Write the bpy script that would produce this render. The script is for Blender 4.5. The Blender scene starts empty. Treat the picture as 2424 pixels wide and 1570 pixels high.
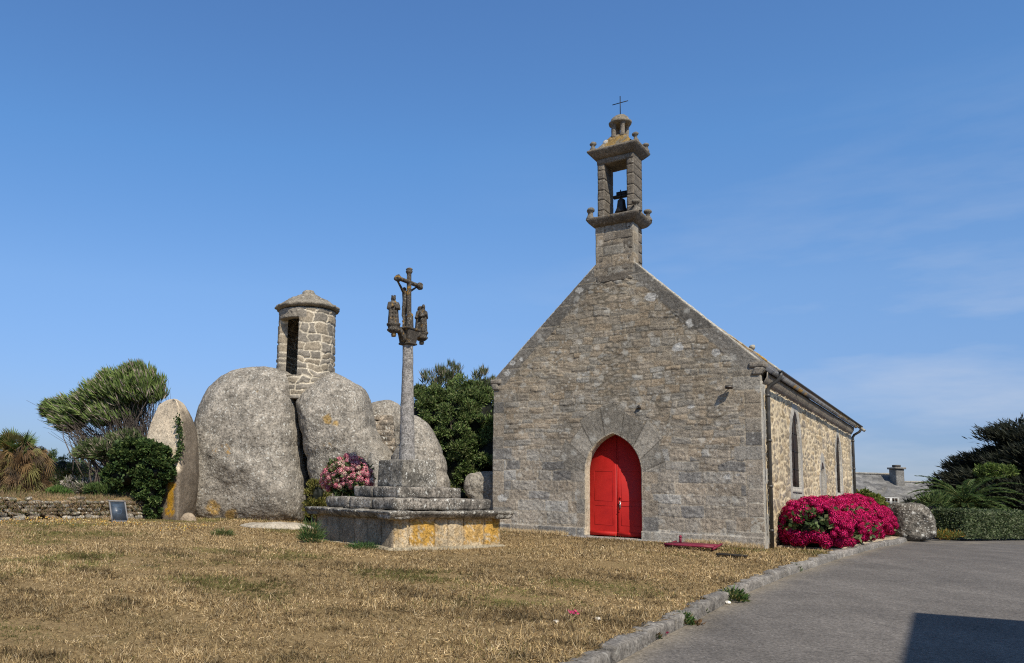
import bpy, math
import numpy as np
from mathutils import Matrix, Vector

# ------------------------------------------------------------------ camera
# camera solved from the vanishing points of the chapel (image size 2424 x 1570)
F_PX, PPX, PPY, EYE = 1888.118, 804.835, 943.108, 1.65
WM = np.array([[0.97763359, 0.00777974, -0.21017146],
               [0.20775626, 0.11969541, 0.97082972],
               [0.03270936, -0.99278018, 0.11540196]])
def _orth(M):
    U, S, Vt = np.linalg.svd(M); return U @ Vt
WM = _orth(WM)
scene = bpy.context.scene
cam_d = bpy.data.cameras.new("camera")
cam = bpy.data.objects.new("camera", cam_d)
scene.collection.objects.link(cam)
cam_d.sensor_fit = 'HORIZONTAL'; cam_d.sensor_width = 36.0
cam_d.lens = F_PX / 2424 * 36.0
cam_d.shift_x = (1212 - PPX) / 2424
cam_d.shift_y = (PPY - 785) / 2424
cam_d.clip_start = 0.05; cam_d.clip_end = 20000
r_, d_, f_ = WM[:, 0], WM[:, 1], WM[:, 2]
cam.matrix_world = Matrix(((r_[0], -d_[0], -f_[0], 0), (r_[1], -d_[1], -f_[1], 0), (r_[2], -d_[2], -f_[2], EYE), (0, 0, 0, 1)))
scene.camera = cam
scene.view_settings.view_transform = 'Standard'
scene.view_settings.look = 'None'
scene.view_settings.exposure = 0.0
scene.view_settings.gamma = 1.0
scene.render.film_transparent = False
scene.cycles.filter_width = 1.15
scene.cycles.use_denoising = False
scene.cycles.max_bounces = 6
scene.cycles.transparent_max_bounces = 6

# ------------------------------------------------------------------ sun and sky
SUN = np.array([0.3147, -0.6089, 0.7281]); SUN /= np.linalg.norm(SUN)
sd = bpy.data.lights.new("sun", 'SUN'); sd.energy = 5.0; sd.angle = math.radians(0.53); sd.color = (1.0, 0.93, 0.82)
so = bpy.data.objects.new("sun", sd); scene.collection.objects.link(so)
so.rotation_euler = Vector(SUN).to_track_quat('Z', 'Y').to_euler()
world = bpy.data.worlds.new("World"); scene.world = world; world.use_nodes = True
nt = world.node_tree; nt.nodes.clear()
wo = nt.nodes.new('ShaderNodeOutputWorld'); bg = nt.nodes.new('ShaderNodeBackground')
sky = nt.nodes.new('ShaderNodeTexSky'); sky.sky_type = 'NISHITA'; sky.sun_disc = False
sky.sun_elevation = math.asin(SUN[2]); sky.sun_rotation = math.atan2(SUN[0], SUN[1])
sky.air_density = 1.0; sky.dust_density = 0.6; sky.ozone_density = 2.2; sky.altitude = 0
bg.inputs[1].default_value = 0.10
wl = nt.links.new
hs = nt.nodes.new('ShaderNodeHueSaturation'); hs.inputs['Saturation'].default_value = 1.0
hs.inputs['Value'].default_value = 1.0
wl(sky.outputs[0], hs.inputs['Color'])
# sky tint by elevation: no yellow band at the horizon, deeper blue within view
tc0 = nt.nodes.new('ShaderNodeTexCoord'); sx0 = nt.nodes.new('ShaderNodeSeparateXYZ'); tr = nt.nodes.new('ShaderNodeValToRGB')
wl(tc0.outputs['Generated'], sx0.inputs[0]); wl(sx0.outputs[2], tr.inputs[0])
TS = [(0.0, (.46, .62, 1.05)), (.08, (.66, .77, 1.10)), (.24, (.95, 1.18, 1.45)), (.40, (.90, 1.36, 1.72)), (.56, (.92, 1.34, 1.75)), (.72, (.72, .90, 1.08)), (.95, (.60, .62, .64))]  # stops above the view dim and grey the zenith to weaken ambient fill
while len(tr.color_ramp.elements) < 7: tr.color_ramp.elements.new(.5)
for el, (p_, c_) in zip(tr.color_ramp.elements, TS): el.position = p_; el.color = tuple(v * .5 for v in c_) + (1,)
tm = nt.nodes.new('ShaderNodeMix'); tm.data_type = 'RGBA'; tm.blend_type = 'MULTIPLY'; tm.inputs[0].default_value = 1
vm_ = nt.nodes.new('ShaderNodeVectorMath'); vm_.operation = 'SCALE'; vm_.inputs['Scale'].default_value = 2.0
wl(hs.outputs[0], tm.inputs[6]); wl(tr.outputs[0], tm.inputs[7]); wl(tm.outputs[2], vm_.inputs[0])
# thin veils of high cloud low in the sky on the right
tc = nt.nodes.new('ShaderNodeTexCoord'); mp = nt.nodes.new('ShaderNodeMapping'); mp.inputs['Scale'].default_value = (1.6, 1.6, 7.0)
nz = nt.nodes.new('ShaderNodeTexNoise'); nz.inputs['Scale'].default_value = 2.2; nz.inputs['Detail'].default_value = 6; nz.inputs['Roughness'].default_value = 0.55
rp = nt.nodes.new('ShaderNodeValToRGB'); rp.color_ramp.elements[0].position = 0.48; rp.color_ramp.elements[1].position = 0.78
sx = nt.nodes.new('ShaderNodeSeparateXYZ')
m1 = nt.nodes.new('ShaderNodeMapRange'); m1.inputs[1].default_value = -0.1; m1.inputs[2].default_value = 0.45
m2 = nt.nodes.new('ShaderNodeMapRange'); m2.inputs[1].default_value = 0.45; m2.inputs[2].default_value = 0.1
mm = nt.nodes.new('ShaderNodeMath'); mm.operation = 'MULTIPLY'; mm2 = nt.nodes.new('ShaderNodeMath'); mm2.operation = 'MULTIPLY'
mm3 = nt.nodes.new('ShaderNodeMath'); mm3.operation = 'MULTIPLY'; mm3.inputs[1].default_value = 0.6
mix = nt.nodes.new('ShaderNodeMix'); mix.data_type = 'RGBA'
wl(tc.outputs['Generated'], mp.inputs[0]); wl(mp.outputs[0], nz.inputs['Vector']); wl(nz.outputs['Fac'], rp.inputs[0])
wl(tc.outputs['Generated'], sx.inputs[0]); wl(sx.outputs[0], m1.inputs[0]); wl(sx.outputs[2], m2.inputs[0])
wl(m1.outputs[0], mm.inputs[0]); wl(m2.outputs[0], mm.inputs[1]); wl(mm.outputs[0], mm2.inputs[0]); wl(rp.outputs[0], mm2.inputs[1])
wl(mm2.outputs[0], mm3.inputs[0]); wl(mm3.outputs[0], mix.inputs[0])
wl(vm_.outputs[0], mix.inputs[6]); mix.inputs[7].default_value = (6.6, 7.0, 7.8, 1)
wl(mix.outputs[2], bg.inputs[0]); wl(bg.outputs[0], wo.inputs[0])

# ------------------------------------------------------------------ helpers
C = scene.collection
ORIG = {}
A = np.array
def at(px, py, Y):
    r = WM @ A([px - PPX, py - PPY, F_PX]); t = Y / r[1]
    return A([0, 0, EYE]) + r * t
def onz(px, py, z):
    r = WM @ A([px - PPX, py - PPY, F_PX]); t = (z - EYE) / r[2]
    return A([0, 0, EYE]) + r * t
def gz(y): return 0.64 * np.clip((np.asarray(y, float) - 2) / 19, 0, 1)
def gnd(px, py, off=0.0):
    z = .4
    for i in range(30):
        p = onz(px, py, z); z = float(gz(p[1])) + off
    return p
def norm(v): v = np.asarray(v, float); return v / np.linalg.norm(v)
UU = A([0.8928532, -0.45034783, 0.]); VV = A([0.45034783, 0.8928532, 0.]); ZZ = A([0, 0, 1.])
P0 = A([2.728, 22.253, 0.0])            # chapel frame: u along the gable, v into the depth
def ch(u, v, z): return P0 + UU * u + VV * v + ZZ * z

_lat2 = {}
def vn2(x, y, seed=0):
    if seed not in _lat2: _lat2[seed] = np.random.default_rng(seed + 100).random((256, 256))
    T = _lat2[seed]; x = np.asarray(x, float); y = np.asarray(y, float)
    xi = np.floor(x).astype(int); yi = np.floor(y).astype(int); fx = x - xi; fy = y - yi
    fx = fx * fx * (3 - 2 * fx); fy = fy * fy * (3 - 2 * fy)
    a = T[xi & 255, yi & 255]; b = T[(xi + 1) & 255, yi & 255]; c = T[xi & 255, (yi + 1) & 255]; d = T[(xi + 1) & 255, (yi + 1) & 255]
    return (a * (1 - fx) + b * fx) * (1 - fy) + (c * (1 - fx) + d * fx) * fy
def fbm2(x, y, oct=4, seed=0, gain=.5):
    s = 0; a = 1; t = 0
    for i in range(oct):
        s = s + a * (vn2(x, y, seed + i) - .5); t += a; a *= gain; x = x * 2.03 + 7.1; y = y * 2.03 + 3.7
    return s / t * 2
_lat3 = {}
def vn3(p, seed=0):
    if seed not in _lat3: _lat3[seed] = np.random.default_rng(seed + 500).random((32, 32, 32))
    T = _lat3[seed]; i = np.floor(p).astype(int); f = p - i; f = f * f * (3 - 2 * f)
    r = 0
    for dx in (0, 1):
        wx = f[:, 0] if dx else 1 - f[:, 0]
        for dy in (0, 1):
            wy = f[:, 1] if dy else 1 - f[:, 1]
            for dz in (0, 1):
                wz = f[:, 2] if dz else 1 - f[:, 2]
                r = r + wx * wy * wz * T[(i[:, 0] + dx) & 31, (i[:, 1] + dy) & 31, (i[:, 2] + dz) & 31]
    return r
def fbm3(p, oct=4, seed=0, gain=.5):
    p = np.asarray(p, float); s = 0; a = 1; t = 0
    for k in range(oct):
        s = s + a * (vn3(p, seed + k) - .5); t += a; a *= gain; p = p * 2.03 + 5.3
    return s / t * 2

class MB:
    """collects vertices, faces and vertex colours"""
    def __init__(s): s.V = []; s.F = []; s.C = []; s.n = 0; s.any = False
    def add(s, V, F, col=(1, 1, 1)):
        V = np.asarray(V, float); F = np.asarray(F, int)
        if len(V) == 0: return s
        s.V.append(V); s.F.append(F + s.n)
        c = np.asarray(col, float)
        if c.ndim == 1: c = np.tile(c, (len(V), 1))
        s.C.append(c); s.n += len(V); return s
    def arrays(s): return np.concatenate(s.V), s.F, np.concatenate(s.C)
def mesh_from(name, V, Fs, col):
    me = bpy.data.meshes.new(name)
    me.vertices.add(len(V)); me.vertices.foreach_set('co', np.ascontiguousarray(V, dtype=np.float32).ravel())
    li = np.concatenate([f.ravel() for f in Fs]).astype(np.int32)
    tot = np.concatenate([np.full(len(f), f.shape[1]) for f in Fs]).astype(np.int32)
    st = np.concatenate([[0], np.cumsum(tot)[:-1]]).astype(np.int32)
    me.loops.add(len(li)); me.loops.foreach_set('vertex_index', li)
    me.polygons.add(len(tot)); me.polygons.foreach_set('loop_start', st)
    try: me.polygons.foreach_set('loop_total', tot)
    except Exception: pass
    me.update(calc_edges=True)
    at_ = me.color_attributes.new('Col', 'FLOAT_COLOR', 'POINT')
    at_.data.foreach_set('color', np.concatenate([col, np.ones((len(col), 1))], 1).astype(np.float32).ravel())
    return me
def obj(name, mb, mat, parent=None, origin=None, smooth=False, label=None):
    V, F, c = mb.arrays()
    o_ = ORIG[parent.name] if parent is not None else (A(origin, float) if origin is not None else A([0., 0, 0]))
    me = mesh_from(name, V - o_, F, c)
    me.materials.append(mat)
    if smooth: me.polygons.foreach_set('use_smooth', np.ones(len(me.polygons), bool))
    o = bpy.data.objects.new(name, me); C.objects.link(o)
    ORIG[o.name] = o_
    if parent is not None: o.parent = parent
    else: o.location = o_
    if label: o['label'] = label
    return o
def thing(name, label, cat, origin, group=None):
    o = bpy.data.objects.new(name, None); o.empty_display_size = .2; C.objects.link(o); o.location = origin
    ORIG[o.name] = A(origin, float); o['label'] = label; o['category'] = cat
    if group: o['group'] = group
    return o
def tag(o, label, cat, group=None, kind=None):
    if label: o['label'] = label
    if cat: o['category'] = cat
    if group: o['group'] = group
    if kind: o['kind'] = kind
    return o

def tube(pts, rad, n=8, caps=True):
    pts = np.asarray(pts, float); m = len(pts); rad = np.full(m, rad) if np.isscalar(rad) else np.asarray(rad, float)
    V = []; ref = A([0, 0, 1.]); 
    for i in range(m):
        t = norm(pts[min(i + 1, m - 1)] - pts[max(i - 1, 0)] + 1e-9)
        if abs(t @ ref) > .95: ref = A([1., 0, 0]) if abs(t[0]) < .9 else A([0, 1., 0])
        a = norm(np.cross(t, ref)); b = np.cross(t, a); ref = -b if False else ref
        th = np.arange(n) * 2 * np.pi / n
        V.append(pts[i] + rad[i] * (np.outer(np.cos(th), a) + np.outer(np.sin(th), b)))
    V = np.concatenate(V); F = []
    for i in range(m - 1):
        for k in range(n): F.append((i * n + k, i * n + (k + 1) % n, (i + 1) * n + (k + 1) % n, (i + 1) * n + k))
    if caps:
        V = np.concatenate([V, pts[:1], pts[-1:]]); c0 = m * n; c1 = c0 + 1
        for k in range(n):
            F.append((c0, (k + 1) % n, k, k)); F.append((c1, (m - 1) * n + k, (m - 1) * n + (k + 1) % n, (m - 1) * n + (k + 1) % n))
    F = A(F); t3 = F[:, 2] == F[:, 3]
    return V, F, t3
def add_tube(mb, pts, rad, n=8, col=(1, 1, 1), caps=True):
    V, F, t3 = tube(pts, rad, n, caps)
    b = mb.n; mb.add(V, F[~t3], col)
    if t3.any(): mb.F.append(F[t3][:, :3] + b)
def add_lathe(mb, prof, cen, n=32, col=(1, 1, 1), noise=0, nsc=6, seed=0, axes=(A([1., 0, 0]), A([0, 1., 0]), ZZ)):
    prof = np.asarray(prof, float); m = len(prof); th = np.arange(n) * 2 * np.pi / n
    V = np.concatenate([np.asarray(cen) + r * (np.outer(np.cos(th), axes[0]) + np.outer(np.sin(th), axes[1])) + z * axes[2] for r, z in prof])
    if noise:
        cc = np.repeat(np.asarray(cen)[None] + prof[:, 1:2] * axes[2], n, 0); d = V - cc
        V = V + d / (np.linalg.norm(d, axis=1, keepdims=True) + 1e-6) * fbm3(V * nsc, 4, seed)[:, None] * noise
    F = [(i * n + k, i * n + (k + 1) % n, (i + 1) * n + (k + 1) % n, (i + 1) * n + k) for i in range(m - 1) for k in range(n)]
    mb.add(V, F, col)
_boxc = {}
def _boxgrid(nx, ny, nz):
    key = (nx, ny, nz)
    if key in _boxc: return _boxc[key]
    Vs = {}; F = []
    def vid(i, j, k):
        if (i, j, k) not in Vs: Vs[(i, j, k)] = len(Vs)
        return Vs[(i, j, k)]
    for i in range(nx):
        for j in range(ny):
            for k, fl in ((0, 1), (nz, 0)):
                q = [vid(i, j, k), vid(i + 1, j, k), vid(i + 1, j + 1, k), vid(i, j + 1, k)]; F.append(q[::-1] if fl else q)
    for i in range(nx):
        for k in range(nz):
            for j, fl in ((0, 0), (ny, 1)):
                q = [vid(i, j, k), vid(i + 1, j, k), vid(i + 1, j, k + 1), vid(i, j, k + 1)]; F.append(q[::-1] if fl else q)
    for j in range(ny):
        for k in range(nz):
            for i, fl in ((0, 1), (nx, 0)):
                q = [vid(i, j, k), vid(i, j + 1, k), vid(i, j + 1, k + 1), vid(i, j, k + 1)]; F.append(q[::-1] if fl else q)
    G = A(list(Vs.keys()), float) / A([nx, ny, nz]) * 2 - 1
    _boxc[key] = (G, A(F)); return _boxc[key]
def add_block(mb, cen, half, ax=(A([1., 0, 0]), A([0, 1., 0]), ZZ), seg=.12, r=.02, noise=.01, nsc=5, col=(1, 1, 1), fn=None, seed=0):
    """rounded, weathered stone block"""
    h = np.asarray(half, float); n = [int(np.clip(round(2 * a / seg), 1, 40)) for a in h]
    G, F = _boxgrid(*n); L = G * h
    r = min(r, h.min() * .95); inn = np.clip(L, -h + r, h - r); d = L - inn; ln = np.linalg.norm(d, axis=1, keepdims=True)
    L = np.where(ln > 1e-9, inn + d / np.maximum(ln, 1e-9) * r, L)
    if fn is not None: L = fn(L, h)
    W = np.asarray(cen) + L[:, :1] * ax[0] + L[:, 1:2] * ax[1] + L[:, 2:3] * ax[2]
    if noise:
        N = G ** 5; N = N / np.maximum(np.linalg.norm(N, axis=1, keepdims=True), 1e-6); Nw = N[:, :1] * ax[0] + N[:, 1:2] * ax[1] + N[:, 2:3] * ax[2]
        W = W + Nw * (fbm3(W * nsc, 4, seed, .6) * noise)[:, None]
    c = col(W) if callable(col) else col
    mb.add(W, F, c)
_ico = {}
def ico(sub):
    if sub in _ico: return _ico[sub]
    t = (1 + 5 ** .5) / 2
    V = [norm(v) for v in [(-1, t, 0), (1, t, 0), (-1, -t, 0), (1, -t, 0), (0, -1, t), (0, 1, t), (0, -1, -t), (0, 1, -t), (t, 0, -1), (t, 0, 1), (-t, 0, -1), (-t, 0, 1)]]
    F = [(0, 11, 5), (0, 5, 1), (0, 1, 7), (0, 7, 10), (0, 10, 11), (1, 5, 9), (5, 11, 4), (11, 10, 2), (10, 7, 6), (7, 1, 8), (3, 9, 4), (3, 4, 2), (3, 2, 6), (3, 6, 8), (3, 8, 9), (4, 9, 5), (2, 4, 11), (6, 2, 10), (8, 6, 7), (9, 8, 1)]
    V = A(V); F = A(F)
    for _ in range(sub):
        E = np.concatenate([F[:, [0, 1]], F[:, [1, 2]], F[:, [2, 0]]]); Es = np.sort(E, 1)
        un, inv = np.unique(Es, axis=0, return_inverse=True); inv = inv.ravel()
        M = V[un].sum(1); M /= np.linalg.norm(M, axis=1, keepdims=True)
        n = len(V); m = len(F); a, b, c = inv[:m] + n, inv[m:2 * m] + n, inv[2 * m:] + n
        V = np.concatenate([V, M])
        F = np.concatenate([np.stack([F[:, 0], a, c], 1), np.stack([F[:, 1], b, a], 1), np.stack([F[:, 2], c, b], 1), np.stack([a, b, c], 1)])
    _ico[sub] = (V, F); return V, F
def add_ball(mb, cen, rad, sub=2, col=(1, 1, 1), noise=0, nsc=8, seed=0, ax=(A([1., 0, 0]), A([0, 1., 0]), ZZ)):
    V, F = ico(sub); rad = np.ones(3) * rad
    L = V * rad; W = np.asarray(cen) + L[:, :1] * ax[0] + L[:, 1:2] * ax[1] + L[:, 2:3] * ax[2]
    if noise: W = W + V * (fbm3(W * nsc, 3, seed) * noise)[:, None]
    mb.add(W, F, col)

# --- relief sheets: walls built as real stone relief -----------------------
def relief(mb, W, H, res, sdf, pattern, pos, skirt=.3, x0=0., z0=0.):
    nx = int(round(W / res)) + 1; nz_ = int(round(H / res)) + 1
    x = x0 + np.linspace(0, W, nx); z = z0 + np.linspace(0, H, nz_)
    X, Z = np.meshgrid(x, z)
    S = sdf(X, Z) if sdf is not None else np.full_like(X, 1.)
    m = (S[:-1, :-1] + S[1:, :-1] + S[:-1, 1:] + S[1:, 1:]) / 4 > 0
    idx = np.arange(nx * nz_).reshape(nz_, nx)
    F = np.stack([idx[:-1, :-1][m], idx[:-1, 1:][m], idx[1:, 1:][m], idx[1:, :-1][m]], 1)
    h, col = pattern(X, Z)
    E = np.concatenate([F[:, [0, 1]], F[:, [1, 2]], F[:, [2, 3]], F[:, [3, 0]]])
    key = np.sort(E, 1); kk = key[:, 0].astype(np.int64) * (nx * nz_) + key[:, 1]
    un, first, cnt = np.unique(kk, return_index=True, return_counts=True)
    BE = E[first[cnt == 1]]; bv = np.unique(BE)
    if sdf is not None:
        Xr, Zr = X.ravel(), Z.ravel(); e = res * .3
        inner = np.abs(S.ravel()[bv]) < res * 1.6
        b = bv[inner]
        for it in range(2):
            s = sdf(Xr[b], Zr[b]); gx = (sdf(Xr[b] + e, Zr[b]) - s) / e; gzz = (sdf(Xr[b], Zr[b] + e) - s) / e
            g2 = np.maximum(gx * gx + gzz * gzz, .2)
            Xr[b] -= s * gx / g2; Zr[b] -= s * gzz / g2
        X = Xr.reshape(X.shape); Z = Zr.reshape(Z.shape)
    P = pos(X.ravel(), Z.ravel(), h.ravel()); c = col.reshape(-1, 3)
    Pb = pos(X.ravel()[bv], Z.ravel()[bv], np.full(len(bv), -skirt)); cb = c[bv]
    mapb = -np.ones(nx * nz_, int); mapb[bv] = np.arange(len(bv)) + nx * nz_
    SF = np.stack([BE[:, 1], BE[:, 0], mapb[BE[:, 0]], mapb[BE[:, 1]]], 1)
    V = np.concatenate([P, Pb]); cc = np.concatenate([c, cb]); FF = np.concatenate([F, SF])
    used = np.unique(FF); rm = -np.ones(len(V), int); rm[used] = np.arange(len(used))
    mb.add(V[used], rm[FF], cc[used])
def sstep(a, b, x): t = np.clip((x - a) / (b - a), 0, 1); return t * t * (3 - 2 * t)
def hsh(i, k=0):
    v = np.sin(i.astype(float) * 127.1 + k * 311.7) * 43758.5453; return v - np.floor(v)
def voro(X, Z, sx, sz, seed=0, jit=.9):
    a = X / sx; b = Z / sz; a = a + .5 * (np.floor(b) % 2)
    ia = np.floor(a).astype(int); ib = np.floor(b).astype(int)
    F1 = np.full(X.shape, 9.); F2 = np.full(X.shape, 9.); I1 = np.zeros(X.shape, int)
    for db in (-1, 0, 1):
        jb = ib + db; sh = .5 * ((jb % 2) - (ib % 2))
        for da in (-2, -1, 0, 1, 2):
            ja = ia + da; idn = ja * 7919 + jb * 104729 + seed * 31
            cx = ja + .5 + (hsh(idn, 1) - .5) * jit - sh; cz = jb + .5 + (hsh(idn, 2) - .5) * jit
            d = np.maximum(np.abs(a - cx), np.abs(b - cz)) * .5 + .5 * np.hypot(a - cx, b - cz)
            n1 = d < F1
            F2 = np.where(n1, F1, np.minimum(F2, d)); F1 = np.where(n1, d, F1); I1 = np.where(n1, idn, I1)
    return I1, (F2 - F1) * .5 * min(sx, sz)
def courses(X, Z, hs, wr, seed, wob=.012, z0=0.):
    rg = np.random.default_rng(seed); b = [z0]
    while b[-1] < Z.max() + .5: b.append(b[-1] + rg.uniform(*hs))
    b = A(b); Zw = Z + wob * fbm2(X * 2.2, Z * 2.2, 3, seed) * 2
    k = np.clip(np.searchsorted(b, Zw.ravel()) - 1, 0, len(b) - 2).reshape(Z.shape)
    dz = np.minimum(Zw - b[k], b[k + 1] - Zw); ID = np.zeros(Z.shape, int); dx = np.full(Z.shape, 9.)
    Xw = X + wob * fbm2(X * 3 + 9, Z * 3, 3, seed + 5) * 2
    for r in np.unique(k):
        m = k == r; j = [X.min() - 1 + rg.uniform(0, .3)]
        while j[-1] < X.max() + 1: j.append(j[-1] + rg.uniform(*wr))
        j = A(j); q = np.clip(np.searchsorted(j, Xw[m]) - 1, 0, len(j) - 2)
        dx[m] = np.minimum(Xw[m] - j[q], j[q + 1] - Xw[m]); ID[m] = r * 1000 + q + seed * 77777
    return ID, np.minimum(dx, dz)

# ------------------------------------------------------------------ materials
def mat_new(name):
    m = bpy.data.materials.new(name); m.use_nodes = True; t = m.node_tree
    return m, t, t.nodes['Principled BSDF'], t.nodes.new, t.links.new
def ramp(N, L, src, stops):
    r = N('ShaderNodeValToRGB'); e = r.color_ramp.elements
    while len(e) < len(stops): e.new(.5)
    for el, (p, c) in zip(e, stops):
        el.position = p; el.color = (c, c, c, 1) if np.isscalar(c) else tuple(c) + (1,)
    L(src, r.inputs[0]); return r.outputs[0]
def noise(N, L, co, sc, det=4, rough=.55, dist=0):
    n = N('ShaderNodeTexNoise'); n.inputs['Scale'].default_value = sc; n.inputs['Detail'].default_value = det
    n.inputs['Roughness'].default_value = rough; n.inputs['Distortion'].default_value = dist
    if co is not None: L(co, n.inputs['Vector'])
    return n.outputs['Fac']
def mixc(N, L, f, a, b, mode='MIX'):
    x = N('ShaderNodeMix'); x.data_type = 'RGBA'; x.blend_type = mode
    for s, v in ((0, f), (6, a), (7, b)):
        if hasattr(v, 'links'): L(v, x.inputs[s])
        elif np.isscalar(v): x.inputs[s].default_value = v
        else: x.inputs[s].default_value = tuple(v) + (1,)
    return x.outputs[2]
def math_(N, L, op, a, b):
    x = N('ShaderNodeMath'); x.operation = op
    for s, v in ((0, a), (1, b)):
        if hasattr(v, 'links'): L(v, x.inputs[s])
        else: x.inputs[s].default_value = v
    return x.outputs[0]
def stone(name, base=(.3, .28, .25), attr=False, grain=45, contrast=.55, white=.0, orange=.0, dark=.0, bump=.35, bsc=1.0, wsc=9, osc=.9, oc=(.42, .23, .04), streak=0.):
    m, t, B, N, L = mat_new(name); co = N('ShaderNodeTexCoord').outputs['Object']
    if attr:
        a = N('ShaderNodeAttribute'); a.attribute_name = 'Col'; bc = a.outputs['Color']
    else: bc = base
    g1 = noise(N, L, co, grain, 3, .7); g2 = noise(N, L, co, grain * .28, 4, .65); g3 = noise(N, L, co, 1.3, 4, .6)
    f = ramp(N, L, g1, [(.32, 1 - contrast), (.5, 1.0), (.72, 1 + contrast * .9)])
    c = mixc(N, L, 1.0, bc, f, 'MULTIPLY')
    c = mixc(N, L, 1.0, c, ramp(N, L, g2, [(.3, 1 - contrast * .6), (.7, 1 + contrast * .45)]), 'MULTIPLY')
    c = mixc(N, L, 1.0, c, ramp(N, L, g3, [(.3, .78), (.7, 1.18)]), 'MULTIPLY')
    if streak:
        mp = N('ShaderNodeMapping'); mp.inputs['Scale'].default_value = (2.6, 2.6, .35); L(co, mp.inputs[0])
        c = mixc(N, L, streak, c, mixc(N, L, 1.0, c, ramp(N, L, noise(N, L, mp.outputs[0], 1.6, 5, .65, .3), [(.36, .42), (.5, 1.0), (.66, 1.35)]), 'MULTIPLY'))
    if dark:
        dk = ramp(N, L, noise(N, L, co, 2.3, 5, .7, .4), [(.50 - dark * .12, 0.), (.62, 1.)])
        c = mixc(N, L, math_(N, L, 'MULTIPLY', dk, dark), c, (.055, .05, .042))
    if white:
        v = N('ShaderNodeTexVoronoi'); v.feature = 'F1'; v.inputs['Scale'].default_value = wsc
        wp = N('ShaderNodeMix'); wp.data_type = 'VECTOR'; wp.inputs[0].default_value = .12
        nn = N('ShaderNodeTexNoise'); nn.inputs['Scale'].default_value = 14; L(co, nn.inputs['Vector'])
        L(co, wp.inputs[4]); L(nn.outputs['Color'], wp.inputs[5]); L(wp.outputs[1], v.inputs['Vector'])
        sp = ramp(N, L, v.outputs['Distance'], [(.16, 1.), (.30, 0.)])
        den = ramp(N, L, noise(N, L, co, 1.6, 3, .6), [(.42, 0.), (.6, 1.)])
        v2 = N('ShaderNodeTexVoronoi'); v2.inputs['Scale'].default_value = wsc * 2.6; L(co, v2.inputs['Vector'])
        sp2 = ramp(N, L, v2.outputs['Distance'], [(.2, 1.), (.32, 0.)])
        rc = ramp(N, L, v.outputs['Color'], [(.35, 0.), (.5, 1.)])
        k = math_(N, L, 'MULTIPLY', math_(N, L, 'MAXIMUM', math_(N, L, 'MULTIPLY', sp, rc), math_(N, L, 'MULTIPLY', sp2, den)), white)
        c = mixc(N, L, k, c, (.58, .56, .49))
    if orange:
        o1 = ramp(N, L, noise(N, L, co, osc, 5, .7, .3), [(.70 - orange * .2, 0.), (.76 - orange * .2, 1.)])
        o2 = ramp(N, L, noise(N, L, co, 22, 3, .7), [(.35, 0.), (.55, 1.)])
        c = mixc(N, L, math_(N, L, 'MULTIPLY', math_(N, L, 'MULTIPLY', o1, o2), .85), c, oc)
    L(c, B.inputs['Base Color']); B.inputs['Roughness'].default_value = .93; B.inputs['Specular IOR Level'].default_value = .15
    bp = N('ShaderNodeBump'); bp.inputs['Strength'].default_value = bump; bp.inputs['Distance'].default_value = .03 * bsc
    hh = math_(N, L, 'ADD', math_(N, L, 'MULTIPLY', g1, .6), g2); L(hh, bp.inputs['Height']); L(bp.outputs[0], B.inputs['Normal'])
    return m
def leafm(name, mult=(1, 1, 1), rough=.55, trans=.25, spec=.3):
    m, t, B, N, L = mat_new(name); a = N('ShaderNodeAttribute'); a.attribute_name = 'Col'
    c = mixc(N, L, 1.0, a.outputs['Color'], mult, 'MULTIPLY')
    L(c, B.inputs['Base Color']); B.inputs['Roughness'].default_value = rough; B.inputs['Specular IOR Level'].default_value = spec
    if trans:
        T = N('ShaderNodeBsdfTranslucent'); L(c, T.inputs[0]); S = N('ShaderNodeMixShader'); S.inputs[0].default_value = trans
        L(B.outputs[0], S.inputs[1]); L(T.outputs[0], S.inputs[2]); L(S.outputs[0], t.nodes['Material Output'].inputs[0])
    return m
def plain(name, col, rough=.5, metal=0, var=.15, sc=8, bump=0, spec=.5):
    m, t, B, N, L = mat_new(name); co = N('ShaderNodeTexCoord').outputs['Object']
    n = noise(N, L, co, sc, 5, .6); c = mixc(N, L, 1.0, col, ramp(N, L, n, [(.3, 1 - var), (.7, 1 + var)]), 'MULTIPLY')
    L(c, B.inputs['Base Color']); B.inputs['Metallic'].default_value = metal; B.inputs['Specular IOR Level'].default_value = spec
    L(ramp(N, L, n, [(.3, max(rough - .1, 0)), (.7, min(rough + .1, 1))]), B.inputs['Roughness'])
    if bump:
        bp = N('ShaderNodeBump'); bp.inputs['Strength'].default_value = bump; bp.inputs['Distance'].default_value = .01; L(noise(N, L, co, sc * 3, 4, .6), bp.inputs['Height']); L(bp.outputs[0], B.inputs['Normal'])
    return m
M_WALL = stone('weathered masonry', attr=True, grain=38, contrast=.5, white=.35, bump=.5, wsc=3.2)
M_SIDE = stone('pale masonry', attr=True, grain=30, contrast=.35, bump=.5)
M_TOWER = stone('tower masonry', attr=True, grain=30, contrast=.45, bump=.5)
M_GRAN = stone('lichened granite', attr=True, grain=16, contrast=.6, white=.75, orange=.24, dark=.30, streak=.40, bump=.7, bsc=2., wsc=10, osc=.75)
M_GRAN2 = stone('lichened granite blocks', attr=True, grain=22, contrast=.85, white=.9, dark=.85, bump=.6, wsc=9)
M_BELF = stone('belfry granite', attr=True, grain=34, contrast=.5, white=.25, orange=.12, dark=.3, bump=.5, wsc=10, osc=1.8)
M_GRAN3 = stone('dark lichened granite', base=(.175, .155, .125), grain=16, contrast=.8, white=.8, dark=.7, bump=.8, bsc=2, wsc=5, streak=.6)
M_PLAT = stone('golden granite', attr=True, grain=26, contrast=.55, white=.1, dark=.22, bump=.7, bsc=1.5)
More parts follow.
